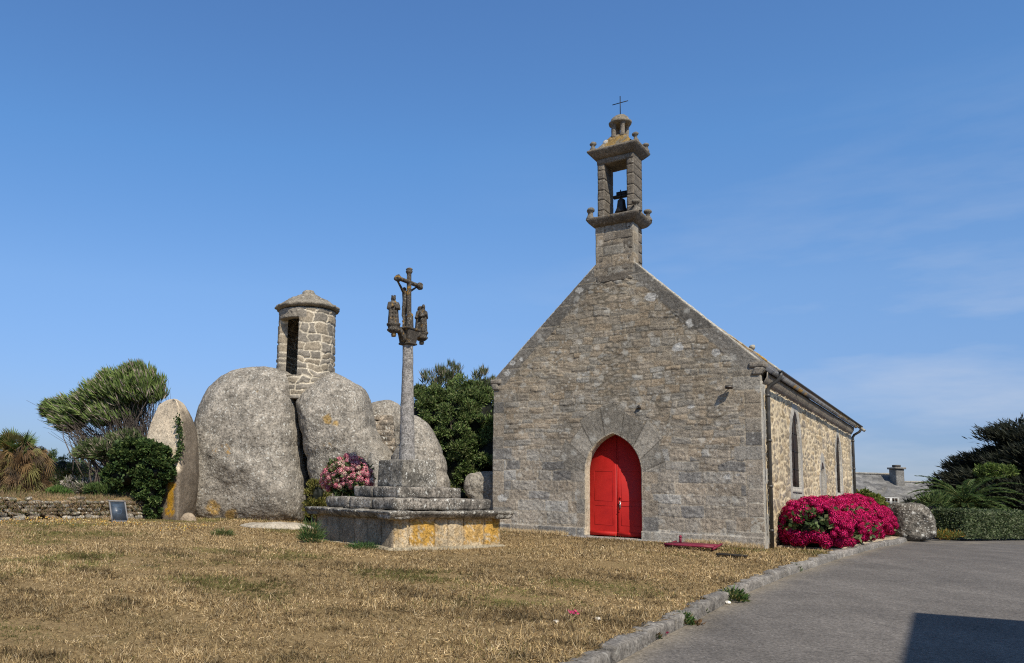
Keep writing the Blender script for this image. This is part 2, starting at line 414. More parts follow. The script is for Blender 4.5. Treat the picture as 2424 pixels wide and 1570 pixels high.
M_DARKST = stone('dark kersanton', base=(.080, .068, .054), grain=40, contrast=.6, white=.30, orange=.60, bump=.6, wsc=12, osc=4.5)
M_ORST = stone('orange lichened granite', base=(.22, .19, .14), grain=30, contrast=.55, white=.3, orange=.95, dark=.3, bump=.6, osc=2.2)
M_SHAFT = stone('granite shaft', base=(.27, .25, .225), grain=34, contrast=.75, white=.35, bump=.6, wsc=14)
M_SLATE = stone('roof slate', attr=True, grain=20, contrast=.35, bump=.3, white=.0)
M_KERB = stone('kerb granite', attr=True, grain=30, contrast=.5, white=.25, bump=.5, wsc=7)
M_LEAF = leafm('leaves', rough=.6, spec=.2); M_GRASS = leafm('dry grass', rough=.8, trans=.15, spec=.1)
M_PETAL = leafm('petals', rough=.7, trans=.2, spec=.15)
M_BARK = stone('bark', base=(.10, .08, .065), grain=18, contrast=.5, bump=.6)
M_RED = plain('red door paint', (.42, .013, .009), .62, var=.10, sc=5, bump=.05, spec=.25)
M_METAL = plain('dark zinc', (.075, .07, .062), .5, .4, .25, 6)
M_BLACK = plain('black iron', (.02, .02, .02), .55, .6)
M_BELL = plain('old bell bronze', (.030, .030, .030), .5, .5, .3)
M_STEEL = plain('worn steel', (.45, .43, .40), .35, .9)
M_GLASS = plain('leaded glass', (.034, .022, .015), .6, 0, .5, 14, spec=.1)
M_WHITE = plain('white frame paint', (.42, .42, .40), .5)
M_PLAQUE = plain('slate panel', (.045, .06, .08), .35, 0, .3, 5)
M_MAROON = plain('maroon paint', (.20, .012, .035), .6, 0, .25, 12)
M_CONC = stone('worn concrete', base=(.30, .28, .25), grain=30, contrast=.3, bump=.25)

# ------------------------------------------------------------------ ground, lawn, road
KERB = A([(-30, -60), (-6.0, -7.2), (-2.6, .1), (-.25, 5.3), *[tuple(gnd(x_, y_)[:2]) for x_, y_ in ((1405, 1565), (1482, 1528), (1556, 1488), (1610, 1463), (1690, 1424), (1756, 1390))], (4.9, 16.2), (6.9, 19.65), (8.0, 21.6), (10.6, 26.6), (12.7, 30.2), (13.8, 32.4)] + [tuple(gnd(x_, y_, -.12)[:2]) for x_, y_ in ((2150, 1275), (2200, 1273.5), (2300, 1274), (2424, 1275.5), (2700, 1281))], float)
def kdist(X, Y, off=0.):
    best = np.full(np.shape(X), 1e9); sg = np.ones(np.shape(X))
    for a, b in zip(KERB[:-1], KERB[1:]):
        d = b - a; L2 = d @ d; t = np.clip(((X - a[0]) * d[0] + (Y - a[1]) * d[1]) / L2, 0, 1)
        qx = X - a[0] - t * d[0]; qy = Y - a[1] - t * d[1]; q = np.hypot(qx, qy)
        s = np.sign(d[0] * (Y - a[1]) - d[1] * (X - a[0])); m = q < best
        best = np.where(m, q, best); sg = np.where(m, s, sg)
    return best * sg + off
def soil_mat():
    m, t, B, N, L = mat_new('dry turf'); co = N('ShaderNodeTexCoord').outputs['Object']
    n1 = noise(N, L, co, .45, 6, .65, .5); n2 = noise(N, L, co, 15, 6, .75); n3 = noise(N, L, co, 60, 3, .7)
    c = ramp(N, L, n2, [(.25, (.125, .084, .042)), (.42, (.25, .17, .08)), (.6, (.34, .24, .115)), (.8, (.42, .325, .19))])
    c = mixc(N, L, ramp(N, L, n1, [(.55, 0.), (.72, .45)]), c, (.10, .095, .035))
    bare = ramp(N, L, noise(N, L, co, 1.15, 5, .6, .6), [(.66, 0.), (.70, .9)])
    c = mixc(N, L, bare, c, (.40, .30, .19))
    at2 = N('ShaderNodeAttribute'); at2.attribute_name = 'Col'
    pm = ramp(N, L, math_(N, L, 'ADD', math_(N, L, 'MULTIPLY', at2.outputs['Fac'], .9), math_(N, L, 'MULTIPLY', noise(N, L, co, 6, 7, .8), 1.1)), [(1.02, 0.), (1.20, .75)])
    c = mixc(N, L, pm, c, (.42, .33, .215))
    c = mixc(N, L, 1.0, c, ramp(N, L, n3, [(.3, .6), (.7, 1.3)]), 'MULTIPLY')
    L(c, B.inputs['Base Color']); B.inputs['Roughness'].default_value = .97; B.inputs['Specular IOR Level'].default_value = .05
    bp = N('ShaderNodeBump'); bp.inputs['Strength'].default_value = .7; bp.inputs['Distance'].default_value = .04; L(math_(N, L, 'ADD', n2, math_(N, L, 'MULTIPLY', n3, .5)), bp.inputs['Height']); L(bp.outputs[0], B.inputs['Normal'])
    return m
M_SOIL = soil_mat()
def asphalt_mat():
    m, t, B, N, L = mat_new('old asphalt'); co = N('ShaderNodeTexCoord').outputs['Object']
    a = N('ShaderNodeAttribute'); a.attribute_name = 'Col'
    g = noise(N, L, co, 26, 5, .85); n2 = noise(N, L, co, .7, 6, .6, .4); n3 = noise(N, L, co, 5, 5, .6)
    mp_ = N('ShaderNodeMapping'); mp_.inputs['Rotation'].default_value = (0, 0, -.48); mp_.inputs['Scale'].default_value = (1.5, .12, 1); L(co, mp_.inputs[0])
    trk = noise(N, L, mp_.outputs[0], 1.2, 5, .6)
    c = mixc(N, L, 1.0, a.outputs['Color'], ramp(N, L, g, [(.36, .50), (.5, 1.), (.64, 1.6)]), 'MULTIPLY')
    c = mixc(N, L, 1.0, c, ramp(N, L, n2, [(.3, .78), (.7, 1.18)]), 'MULTIPLY')
    c = mixc(N, L, 1.0, c, ramp(N, L, trk, [(.35, .94), (.65, 1.08)]), 'MULTIPLY')
    c = mixc(N, L, 1.0, c, ramp(N, L, n3, [(.3, .88), (.7, 1.1)]), 'MULTIPLY')
    v = N('ShaderNodeTexVoronoi'); v.inputs['Scale'].default_value = 20; L(co, v.inputs['Vector'])
    sp = ramp(N, L, v.outputs['Distance'], [(.12, 1.), (.20, 0.)]); rc = ramp(N, L, v.outputs['Color'], [(.62, 0.), (.66, 1.)])
    c = mixc(N, L, math_(N, L, 'MULTIPLY', math_(N, L, 'MULTIPLY', sp, rc), .8), c, (.36, .34, .30))
    cv_ = N('ShaderNodeTexVoronoi'); cv_.feature = 'DISTANCE_TO_EDGE'; cv_.inputs['Scale'].default_value = .38
    wv = N('ShaderNodeMix'); wv.data_type = 'VECTOR'; wv.inputs[0].default_value = .35; wn = N('ShaderNodeTexNoise'); wn.inputs['Scale'].default_value = 1.6; wn.inputs['Detail'].default_value = 6; L(co, wn.inputs['Vector']); L(co, wv.inputs[4]); L(wn.outputs['Color'], wv.inputs[5]); L(wv.outputs[1], cv_.inputs['Vector'])
    crk = math_(N, L, 'MULTIPLY', ramp(N, L, cv_.outputs['Distance'], [(.004, 1.), (.011, 0.)]), ramp(N, L, n2, [(.56, 0.), (.64, .35)]))
    c = mixc(N, L, crk, c, (.045, .04, .035))
    L(c, B.inputs['Base Color']); B.inputs['Roughness'].default_value = .88; B.inputs['Specular IOR Level'].default_value = .25
    bp = N('ShaderNodeBump'); bp.inputs['Strength'].default_value = .5; bp.inputs['Distance'].default_value = .012; L(g, bp.inputs['Height']); L(bp.outputs[0], B.inputs['Normal'])
    return m
M_ASPH = asphalt_mat()
b = MB()
gx = np.concatenate([[-4000, -800, -200, -90], np.linspace(-50, 70, 61), [120, 300, 900, 4000]]); gy = np.concatenate([[-4000, -500, -100, -40], np.linspace(-20, 80, 51), [120, 300, 900, 5000]])
X, Y = np.meshgrid(gx, gy); n_ = len(gx); idx = np.arange(X.size).reshape(X.shape)
Zg = gz(Y) - .22
b.add(np.stack([X.ravel(), Y.ravel(), Zg.ravel()], 1), np.stack([idx[:-1, :-1], idx[:-1, 1:], idx[1:, 1:], idx[1:, :-1]], -1).reshape(-1, 4), (0, 0, 0))
tag(obj('ground', b, M_SOIL), None, None, kind='structure')
def lawn_h(X, Y): return .035 * fbm2(X * .5, Y * .5, 3, 3) + .012 * fbm2(X * 3, Y * 3, 3, 8)
def lawn_z(X, Y):
    X = np.asarray(X, float); Y = np.asarray(Y, float)
    k = np.clip(kdist(X, Y) / .6, 0, 1); return gz(Y) + lawn_h(X, Y) * k
PATCH = [(620, 350, .55, .16), (850, 545, .34, .14), (640, 695, .42, .22), (600, 668, .30, .15), (255, 632, .45, .18), (285, 712, .45, .14), (1430, 660, .42, .16), (1770, 530, .32, .14), (655, 450, .36, .14), (1600, 470, .26, .12), (130, 400, .4, .13), (2250, 480, .3, .12), (1990, 640, .4, .12), (930, 372, .3, .12), (720, 745, .3, .12), (1130, 762, .3, .1), (440, 735, .22, .1)]
PW = [(gnd(x_ / 1.9637, 1180 + y_ / 1.9637)[:2], a_ * .85, b_ * .8) for x_, y_, a_, b_ in PATCH]
def psdf(X, Y):
    d = np.full(np.shape(X), -9.)
    for (p_, a_, b_) in PW: d = np.maximum(d, (1 - np.hypot((X - p_[0]) / a_, (Y - p_[1]) / (b_ * 2.2))) * min(a_, b_ * 2.2))
    return d + .17 * fbm2(X * 3.1, Y * 3.1, 4, 91) - .03
b = MB()
relief(b, 46, 46, .10, lambda X, Z: np.minimum(kdist(X, Z, -.17), Z + 4), lambda X, Z: (lawn_h(X, Z) * np.clip(kdist(X, Z) / .6, 0, 1), np.repeat(np.clip(.5 + psdf(X, Z) * 1.6, 0, 1)[..., None], 3, -1)),
       lambda x, z, h: np.stack([x, z, gz(z) + np.maximum(h, -.2)], 1), skirt=.2, x0=-26, z0=-4)
tag(obj('lawn', b, M_SOIL, smooth=True), None, None, kind='structure')
b = MB()
def roadcol(X, Z):
    d = -kdist(X, Z); e = np.clip(1 - d / (.35 + .25 * fbm2(X * 2, Z * 2, 3, 4)), 0, 1) ** 1.5
    pat = sstep(-.05, .05, (X - 9.2) + .35 * (Z - 12))          # an older, darker patch of surfacing
    c = A([.142, .127, .110]) * (1 - .10 * pat)[..., None]
    sand = sstep(.15, .6, fbm2(X * 1.1, Z * 1.1, 4, 6)) * sstep(24, 31, Z) * .6
    e = np.clip(e * .8 + sand, 0, 1)[..., None]
    return c * (1 - e) + A([.25, .21, .15]) * e
relief(b, 56, 52, .2, lambda X, Z: -kdist(X, Z), lambda X, Z: (0 * X, roadcol(X, Z)), lambda x, z, h: np.stack([x, z, gz(z) - .12 + 0 * h], 1), skirt=0.05, x0=-8, z0=-6)
tag(obj('road', b, M_ASPH, smooth=True), None, None, kind='structure')
# kerb stones
b = MB(); rg = np.random.default_rng(5)
seg = np.linalg.norm(np.diff(KERB, axis=0), axis=1); cum = np.concatenate([[0], np.cumsum(seg)])
def kpt(s):
    i = min(np.searchsorted(cum, s) - 1, len(seg) - 1); t = (s - cum[i]) / seg[i]; p = KERB[i] * (1 - t) + KERB[i + 1] * t; d = (KERB[i + 1] - KERB[i]) / seg[i]; return p, d
s = cum[2]
while s < cum[15] + .5:
    L_ = rg.uniform(.75, 1.25) if s < cum[12] else rg.uniform(.4, .8)
    p, d = kpt(s + L_ / 2); p1, _ = kpt(s); p2, _ = kpt(min(s + L_, cum[-1] - .01)); d = norm(np.append(p2 - p1, 0)); nn = A([d[1], -d[0], 0])
    wd = .10 if p[1] < 20 else .11
    c0 = A([p[0], p[1], gz(p[1]) - .10]) - nn * (wd + rg.uniform(-.008, .012)); tone = rg.uniform(.8, 1.15)
    add_block(b, c0, (L_ / 2 - .008, wd, .115 + rg.uniform(-.008, .008)), (d, nn, ZZ), seg=.05, r=.03, noise=.045, nsc=7, col=lambda W, tn=tone: A([.225, .205, .178]) * tn * (1 + .4 * fbm3(W * 3, 3, 4))[:, None], seed=3)
    s += L_ + .006
tag(obj('kerb', b, M_KERB), None, None, kind='structure')

# ------------------------------------------------------------------ chapel
chapel = thing('chapel', 'granite chapel with steep gable, red arched door and open bell turret', 'chapel', ch(0, 0, .62))
GL, GR, ZK, SL, SR, ZT = -3.63, 3.50, 5.08, .975, .985, 8.08
def gable_sdf(X, Z):
    wob = .018 * fbm2(X * 1.6, Z * 1.6, 3, 11)
    out = lambda x: np.where(Z > 4.86, .07, 0)
    d1 = X - (GL - out(X)); d2 = (GR + out(X)) - X
    l = (X - GL) * SL + ZK - Z; r = (GR - X) * SR + ZK - Z
    body = np.minimum(np.minimum(l, r) * .71, np.minimum(d1, d2))
    tower = np.minimum(np.minimum(X + .53, .50 - X), 9.2 - Z)
    return np.minimum(np.maximum(body, np.where(Z > 7.6, tower, -1)) + wob, door_sdf(X, Z))
DC, DW, DS = -.09, .745, 2.40        # door centre, half width, spring height
def door_sdf(X, Z):
    x = np.abs(X - DC); lo = x - DW
    # pointed arch of two arcs
    R = 1.06; up = np.hypot(x + (R - DW), Z - DS) - R
    return np.where(Z < DS, lo, up)
def front_pattern(X, Z):
    # rubble of the gable
    Zr = Z + .02 * fbm2(X * 2, Z * 2, 3, 21); Xr = X + .05 * fbm2(X * 3, Z * 3, 3, 22)
    idR, dR = voro(Xr, Zr, .27, .10, 1); idR2, dR2 = voro(Xr + 3, Zr, .40, .17, 2)
    big = fbm2(X * .9, Z * .9, 3, 23) > .22
    idR = np.where(big, idR2, idR); dR = np.where(big, dR2, dR)
    idc, dc_ = courses(X + .03 * fbm2(X * 5, Z * 5, 2, 26), Z, (.12, .23), (.18, .52), 17, z0=.4, wob=.03); cm = fbm2(X * 1.1 + 4, Z * 1.1, 3, 27) > -.12
    idR = np.where(cm, idc, idR); dR = np.where(cm, dc_, dR)
    idA, dA = courses(X, Z, (.24, .36), (.38, .85), 3, z0=.42, wob=.02)
    low = 2.9 + .5 * fbm2(X * .8, Z * .2, 2, 24)
    useA = Z < low
    # quoins
    rowq = np.floor((Z + .01) / .34).astype(int); wq = np.where(hsh(rowq, 5) > .5, .62, .36)
    ql = X - GL; qr = GR - X; qm = (np.minimum(ql, qr) < wq) & (Z < 4.9)
    dq = np.minimum(np.minimum((Z + .01) % .34, .34 - (Z + .01) % .34), np.minimum(wq - np.minimum(ql, qr), np.minimum(ql, qr) + .02))
    idq = rowq * 13 + (ql < qr) * 7 + 9000
    ID = np.where(useA, idA, idR); D = np.where(useA, dA, dR); kind = np.where(useA, 1, 0)
    # raking edge stones of the gable
    l = ((X - GL) * SL + ZK - Z) * .71; r = ((GR - X) * SR + ZK - Z) * .71; e = np.minimum(l, r); al = (Z - 4.9) / .70
    rk = (e < .30 + .12 * (hsh(np.floor(al / .8).astype(int), 3))) & (Z > 4.7) & (Z < 8.0)
    ra = np.floor((al + .13 * (l < r)) / .8).astype(int); fr = (al + .13 * (l < r)) / .8 - ra
    dk = np.minimum(np.minimum(fr, 1 - fr) * .8, np.abs(.34 - e) * .8 + .01)
    ID = np.where(rk, ra * 17 + 5000 + (l < r), ID); D = np.where(rk, dk, D); kind = np.where(rk, 3, kind)
    ID = np.where(qm, idq, ID); D = np.where(qm, dq, D); kind = np.where(qm, 2, kind)
    # tower shaft and plinth
    tw = (Z > 7.75) & (np.abs(X) < .56); idt, dt = courses(X, Z, (.26, .33), (.4, .7), 8, wob=.008, z0=7.7)
    ID = np.where(tw, idt, ID); D = np.where(tw, dt, D); kind = np.where(tw, 2, kind)
    ip, dp = courses(X, Z * 0 + .5, (.5, .9), (.7, 1.3), 12, z0=.1); pl = Z < .885
    ID = np.where(pl, ip + 55, ID); D = np.where(pl, np.minimum(dp, .885 - Z + .004), D); kind = np.where(pl, 2, kind)
    # voussoirs and jambs round the door
    ds = door_sdf(X, Z); x = X - DC; ang = np.arctan2(Z - DS + .35, x); vr = (Z > DS)
    na = 9; aa = (ang - .1) / (np.pi - .2) * na; vi = np.floor(aa).astype(int); wv = np.where(hsh(vi, 9) > .5, .78, .62)
    vm = vr & (ds < wv) & (aa > 0) & (aa < na); rad = np.hypot(x, Z - DS + .35)
    dv = np.minimum(np.minimum(aa - vi, vi + 1 - aa) * rad * .32, np.minimum(wv - ds, ds + .03))
    jr = np.floor(Z / .42).astype(int); wj = np.where(hsh(jr + 3 * (x > 0), 4) > .5, .42, .26); jm = (~vr) & (ds < wj) & (Z > .885)
    dj = np.minimum(np.minimum(Z % .42, .42 - Z % .42), np.minimum(wj - ds, ds + .03))
    ID = np.where(vm, vi + 800, ID); D = np.where(vm, dv, D); kind = np.where(vm, 4, kind)
    ID = np.where(jm, jr + 900 + 50 * (x > 0), ID); D = np.where(jm, dj, D); kind = np.where(jm, 2, kind)
    h1 = hsh(ID, 1); h2 = hsh(ID, 2); h3 = hsh(ID, 3)
    fine = fbm2(X * 13, Z * 13, 4, 31, .6); fl = fbm2(X * 5, Z * 16, 4, 32, .6)
    jw = np.where(kind == 0, .010, .009)
    prof = sstep(0, 1, D / (jw + .012))
    rough = np.where(kind == 0, .012, np.where(kind == 1, .014, .007))
    h = prof * (np.where(kind == 0, .008, .008) + (h1 - .5) * np.where(kind == 0, .018, .012) * np.minimum(1, D / .04)) + rough * np.where(kind == 0, fl, fine) * (.4 + prof)
    h = h + np.where(pl, .05, 0) + .02 * fbm2(X * .6, Z * .6, 2, 40)
    base = A([.318, .272, .212]); col = base * (0.87 + .26 * h2)[..., None]
    col = col * (1 + (h3 - .5)[..., None] * A([.16, .02, -.16]))
    grey = (h3 > .80) & (kind != 0); col = np.where(grey[..., None], A([.205, .192, .172]) * (0.8 + .4 * h2)[..., None], col)
    col = np.where((kind == 3)[..., None], A([.205, .19, .168]) * (0.75 + .45 * h2)[..., None], col)
    col = np.where((kind == 4)[..., None], A([.27, .243, .20]) * (0.72 + .5 * h2)[..., None], col)
    pale = hsh(ID, 7) > .965; col = np.where((pale & (kind != 2))[..., None], A([.36, .34, .30]), col)
    mort = A([.36, .31, .235]) * (1 + .25 * fine)[..., None]
    deep = fbm2(X * 1.3, Z * 1.3, 3, 33) > .05
    mort = np.where((deep & (kind == 0))[..., None], mort * .55, mort)
    mort = np.where((kind == 4)[..., None], A([.10, .088, .07]), mort)
    col = mort * (1 - prof)[..., None] + col * prof[..., None]
    # broad weathering: browner and darker above the door and up the turret, greyer low down
    wz = sstep(2.0, 5.5, Z)[..., None]; col = col * (1 - .14 * wz) * (1 - wz * A([0, .02, .07]))
    st = fbm2(X * 1.2, Z * .5, 4, 34)[..., None]; col = col * (1 + .22 * st)
    # white lichen blots
    bl = np.zeros(X.shape)
    for q in ((-1.0, 7.45, .13, .09), (-3.0, 5.55, .10, .07), (-2.75, 5.62, .06, .07), (2.72, 2.30, .085, .07), (1.62, 5.6, .15, .1), (2.5, 5.4, .12, .1), (1.9, 6.2, .09, .12), (.95, 7.0, .15, .12), (-3.3, 1.6, .16, .10), (-3.2, 5.25, .1, .1), (2.95, 2.35, .05, .045), (1.9, 4.05, .08, .05)):
        d = np.hypot((X - q[0]) / q[2], (Z - q[1]) / q[3]) + .5 * fbm2(X * 14, Z * 14, 3, 35)
        bl = np.maximum(bl, sstep(1.05, .85, d))
    col = col * (1 - bl[..., None]) + A([.50, .48, .43]) * bl[..., None] * (.9 + .3 * fine[..., None])
    jp = sstep(.035, .015, ds)[..., None] * (Z > .7)[..., None]; col = col * (1 - jp) + A([.46, .385, .275]) * jp
    return h, np.clip(col, 0, 1)
b = MB()
relief(b, 7.4, 8.9, .02, gable_sdf, front_pattern, lambda x, z, h: P0 + np.outer(x, UU) - np.outer(h, VV) + np.outer(z, ZZ), skirt=.42, x0=-3.8, z0=.35)
obj('gable_wall', b, M_WALL, chapel)
# kneelers
for sx_ in (-1, 1):
    b = MB()
    xk = GL - .03 if sx_ < 0 else GR + .03
    def fn(L, h, sx_=sx_):
        k = np.clip((L[:, 2] + h[2]) / (2 * h[2]), 0, 1); L = L.copy(); L[:, 0] = L[:, 0] + sx_ * .09 * k ** .6; return L
    add_block(b, ch(xk - sx_ * .14, .19, 4.86), (.11, .245, .10), (UU, VV, ZZ), .05, .03, .012, 6, A([.20, .175, .14]), fn)
    add_block(b, ch(xk - sx_ * .10, .185, 5.01), (.17, .245, .075), (UU, VV, ZZ), .05, .03, .012, 6, A([.22, .19, .15]))
    obj('kneeler', b, M_BELF, chapel)
# gable coping seen edge-on (lit top of the parapet)
rg = np.random.default_rng(9)
for sx_, x0_, sl in ((1, GR, SR), (-1, GL, SL)):
    b = MB()
    dirn = norm(UU * (-sx_) + ZZ * sl); nrm = norm(np.cross(dirn, VV)); nrm = nrm if nrm[2] > 0 else -nrm
    Ltot = (abs(x0_) - .50) * math.hypot(1, sl); s = .1
    while s < Ltot - .1:
        l = min(rg.uniform(.55, .95), Ltot - s)
        add_block(b, ch(x0_, .23, ZK) + dirn * (s + l / 2) - nrm * .02, (l / 2 - .006, .225, .045), (dirn, VV, nrm), .07, .02, .018, 7, A([.47, .43, .35]) * rg.uniform(.8, 1.15))
        s += l
    obj('gable_coping', b, M_BELF, chapel)
# side walls, rear gable
SW0 = ch(3.50, 0, 0); LEN = 16.5
def lancet(X, Z, c, w, zb, zs, R):
    x = np.abs(X - c); return np.maximum(np.where(Z < zs, x - w, np.hypot(x + (R - w), Z - zs) - R), zb - Z)
WIN = [(4.30, .66, 2.17, 3.20, 1.25), (12.70, .62, 2.17, 3.25, 1.15)]
SLOT = (8.95, .40, .60, 2.55, .55)
def side_sdf(X, Z):
    d = np.minimum(np.minimum(X - .0, LEN - X), 4.62 - Z)
    for w_ in WIN + [SLOT]: d = np.minimum(d, lancet(X, Z, *w_))
    return d
def side_pattern(X, Z):
    Xr = X + .06 * fbm2(X * 2.5, Z * 2.5, 3, 61); Zr = Z + .05 * fbm2(X * 2.5, Z * 2.5, 3, 62)
    ID, D = voro(Xr, Zr, .42, .15, 5); i2, d2 = voro(Xr + 5, Zr, .60, .25, 6)
    i3, d3 = courses(Xr, Zr, (.13, .27), (.20, .55), 19, z0=.4, wob=.06); m3 = fbm2(X * .5 + 3, Z * .9, 2, 67) > -.15; ID = np.where(m3, i3, ID); D = np.where(m3, d3, D)
    big = (fbm2(X * .7, Z * .7, 2, 63) > .25); ID = np.where(big, i2, ID); D = np.where(big, d2, D)
    fr = np.zeros(X.shape, bool); dn = np.full(X.shape, 9.)
    for i, w_ in enumerate(WIN + [SLOT]):
        d = lancet(X, Z, *w_); rw = np.floor(Z / .45).astype(int); ww = np.where(hsh(rw + i * 3, 2) > .5, .34, .22)
        m = d < ww; fr |= m; D = np.where(m, np.minimum(np.minimum(Z % .45, .45 - Z % .45), ww - d), D); ID = np.where(m, rw + 300 * (i + 1) + (X > w_[0]), ID)
    rw = np.floor(Z / .36).astype(int); ww = np.where(hsh(rw, 6) > .5, .3, .55); m = (LEN - X < ww) | (X < ww * .8)
    D = np.where(m, np.minimum(np.minimum(Z % .36, .36 - Z % .36), np.abs(ww - np.minimum(LEN - X, X))), D); ID = np.where(m, rw + 4000, ID); fr |= m
    h1 = hsh(ID, 1); h2 = hsh(ID, 2); h3 = hsh(ID, 3); fine = fbm2(X * 14, Z * 14, 4, 64, .6)
    jw = np.where(fr, .006, .022 + .02 * fbm2(X * 3, Z * 3, 2, 65))
    prof = sstep(0, 1, (D - jw * .6) / (jw * .5 + .006))
    h = np.where(fr, .012, .0) + prof * (.004 + .022 * h1 * (~fr)) + .030 * fine * np.where(fr, .3, prof)
    col = A([.41, .325, .21]) * (.66 + .52 * h2)[..., None] * (1 + (h3 - .5)[..., None] * A([.1, 0, -.2]))
    dk = (hsh(ID, 8) > .8)[..., None]; col = np.where(dk, A([.30, .25, .185]), col)
    col = np.where(fr[..., None], A([.40, .37, .31]) * (.8 + .3 * h2)[..., None], col)
    mort = A([.64, .52, .335]) * (1 + .12 * fine)[..., None]
    col = mort * (1 - prof)[..., None] + col * prof[..., None]
    return h, np.clip(col, 0, 1)
b = MB()
relief(b, LEN, 4.4, .03, side_sdf, side_pattern, lambda x, z, h: SW0 + np.outer(x, VV) + np.outer(h, UU) + np.outer(z, ZZ), skirt=.30, x0=.0, z0=.35)
obj('side_wall', b, M_SIDE, chapel)
b = MB()
add_block(b, ch(-3.35, 8.3, 2.5), (.25, 8.2, 2.2), (UU, VV, ZZ), .4, .02, .03, 3, A([.22, .19, .15]))
def fng(L, h):
    L = L.copy(); k = np.clip((L[:, 2] + .05) / 3.4, 0, 1); L[:, 0] *= (1 - .98 * k); return L
add_block(b, ch(0, 16.2, 4.55), (3.45, .25, 3.75), (UU, VV, ZZ), .2, .02, .03, 3, A([.22, .19, .15]), lambda L, h: np.stack([L[:, 0] * np.clip(1 - (L[:, 2] - .1) / 3.65, .02, 1), L[:, 1], L[:, 2]], 1))
obj('rear_wall', b, M_WALL, chapel)
b = MB()
for w_ in WIN + [SLOT]:
    c_, wd, zb = w_[0], w_[1], w_[2]
    zt = w_[3] + (w_[4] ** 2 - (w_[4] - wd) ** 2) ** .5
    if w_ is SLOT: continue
    g = MB(); add_block(g, ch(3.50 - .055, c_, (zb + zt) / 2), (.012, wd + .05, (zt - zb) / 2 + .05), (UU, VV, ZZ), .3, .002, 0, 1, (1, 1, 1))
    fr = obj('window', g, M_GLASS, chapel)
    g = MB()
    for k in range(1, 4): add_tube(g, [ch(3.463, c_ - wd, zb + k * .5), ch(3.463, c_ + wd, zb + k * .5)], .008, 5)
    add_tube(g, [ch(3.463, c_, zb), ch(3.463, c_, zt)], .012, 5)
    obj('glazing_bars', g, M_BLACK, fr)
    g = MB(); add_block(g, ch(3.47, c_, zb - .07), (.055, wd + .06, .07), (UU, VV, ZZ), .08, .015, .006, 6, A([.42, .38, .31]), lambda L, h: np.stack([L[:, 0], L[:, 1], L[:, 2] - .04 * (L[:, 0] > 0)], 1))
    obj('sill', g, M_SIDE, fr)
# slot: a walled-up doorway, recessed stone
g = MB(); add_block(g, ch(3.50 - .13, SLOT[0], 1.8), (.06, .42, 1.4), (UU, VV, ZZ), .1, .01, .012, 6, A([.27, .24, .19])); obj('blocked_doorway', g, M_SIDE, chapel)
# stone eaves cornice
b = MB(); s = .1; rg = np.random.default_rng(4)
prof = [(0, 4.55), (.05, 4.56), (.09, 4.63), (.14, 4.72), (.15, 4.84), (0, 4.86)]
while s < LEN - .05:
    l = min(rg.uniform(.8, 1.5), LEN - s); c = A([.30, .26, .20]) * rg.uniform(.8, 1.1); V = []
    for t_ in (s + .005, s + l - .005):
        for (pu, pz) in prof: V.append(ch(3.47 + pu + rg.uniform(0, .01), t_, pz))
    n_ = len(prof); F = [(i, (i + 1) % n_, n_ + (i + 1) % n_, n_ + i) for i in range(n_)]
    b.add(V, F, c); s += l
obj('eaves_cornice', b, M_SIDE, chapel)
# roof
RZ = 8.20
def slate_pat(dark=1., cols=((.10, .098, .095), (.16, .155, .145), (.12, .12, .125)), orange=True, rowh=.16, w=.26):
    def f(X, Z):
        row = np.floor(Z / rowh).astype(int); fr = Z / rowh - row; Xs = X / w + hsh(row, 1) * 3 + .5 * (row % 2); ci = np.floor(Xs).astype(int); fx = Xs - ci
        ID = row * 1313 + ci; h = .022 * (1 - fr) + .006 * hsh(ID, 2) - .012 * (np.minimum(fx, 1 - fx) < .05)
        k = (hsh(ID, 3) * 3).astype(int); col = A(cols)[k] * (.75 + .5 * hsh(ID, 4))[..., None] * dark
        col = col * (1 + (.35 if orange else .15) * fbm2(X * 2, Z * 2, 4, 71)[..., None])
        if orange:
            top = sstep(3.2, 4.9, Z); o = sstep(.10, .35, fbm2(X * 1.5, Z * 3, 4, 72) + top * .75 - .25)[..., None]
            col = col * (1 - o) + A([.33, .20, .06]) * o
        return h, np.clip(col, 0, 1)
    return f
for sx_ in (1, -1):
    e0 = ch(sx_ * 3.72, .22, 4.86); up_ = norm(ch(0, .22, RZ) - e0); RL = np.linalg.norm(ch(0, .22, RZ) - e0); nn = norm(np.cross(up_, VV)); nn = nn if nn[2] > 0 else -nn
    b = MB(); relief(b, 16.4, RL, .045 if sx_ > 0 else .3, None, slate_pat(), lambda x, z, h: e0 + np.outer(x, VV) + np.outer(z, up_) + np.outer(h, nn), skirt=.07)
    rf = obj('roof_slope', b, M_SLATE, chapel)
b = MB()
for k in range(40):
    add_block(b, ch(0, .5 + k * .405, RZ + .05 + .012 * math.sin(k * 1.7)), (.14, .205, .045), (UU, VV, ZZ), .05, .03, .01, 9, A([.42, .34, .22]) * (.8 + .3 * math.sin(k * 5.1) ** 2), lambda L, h: np.stack([L[:, 0], L[:, 1], L[:, 2] - .8 * np.abs(L[:, 0])], 1))
add_ball(b, ch(0, 16.6, RZ + .22), .12, 2, A([.4, .36, .28]), .04)
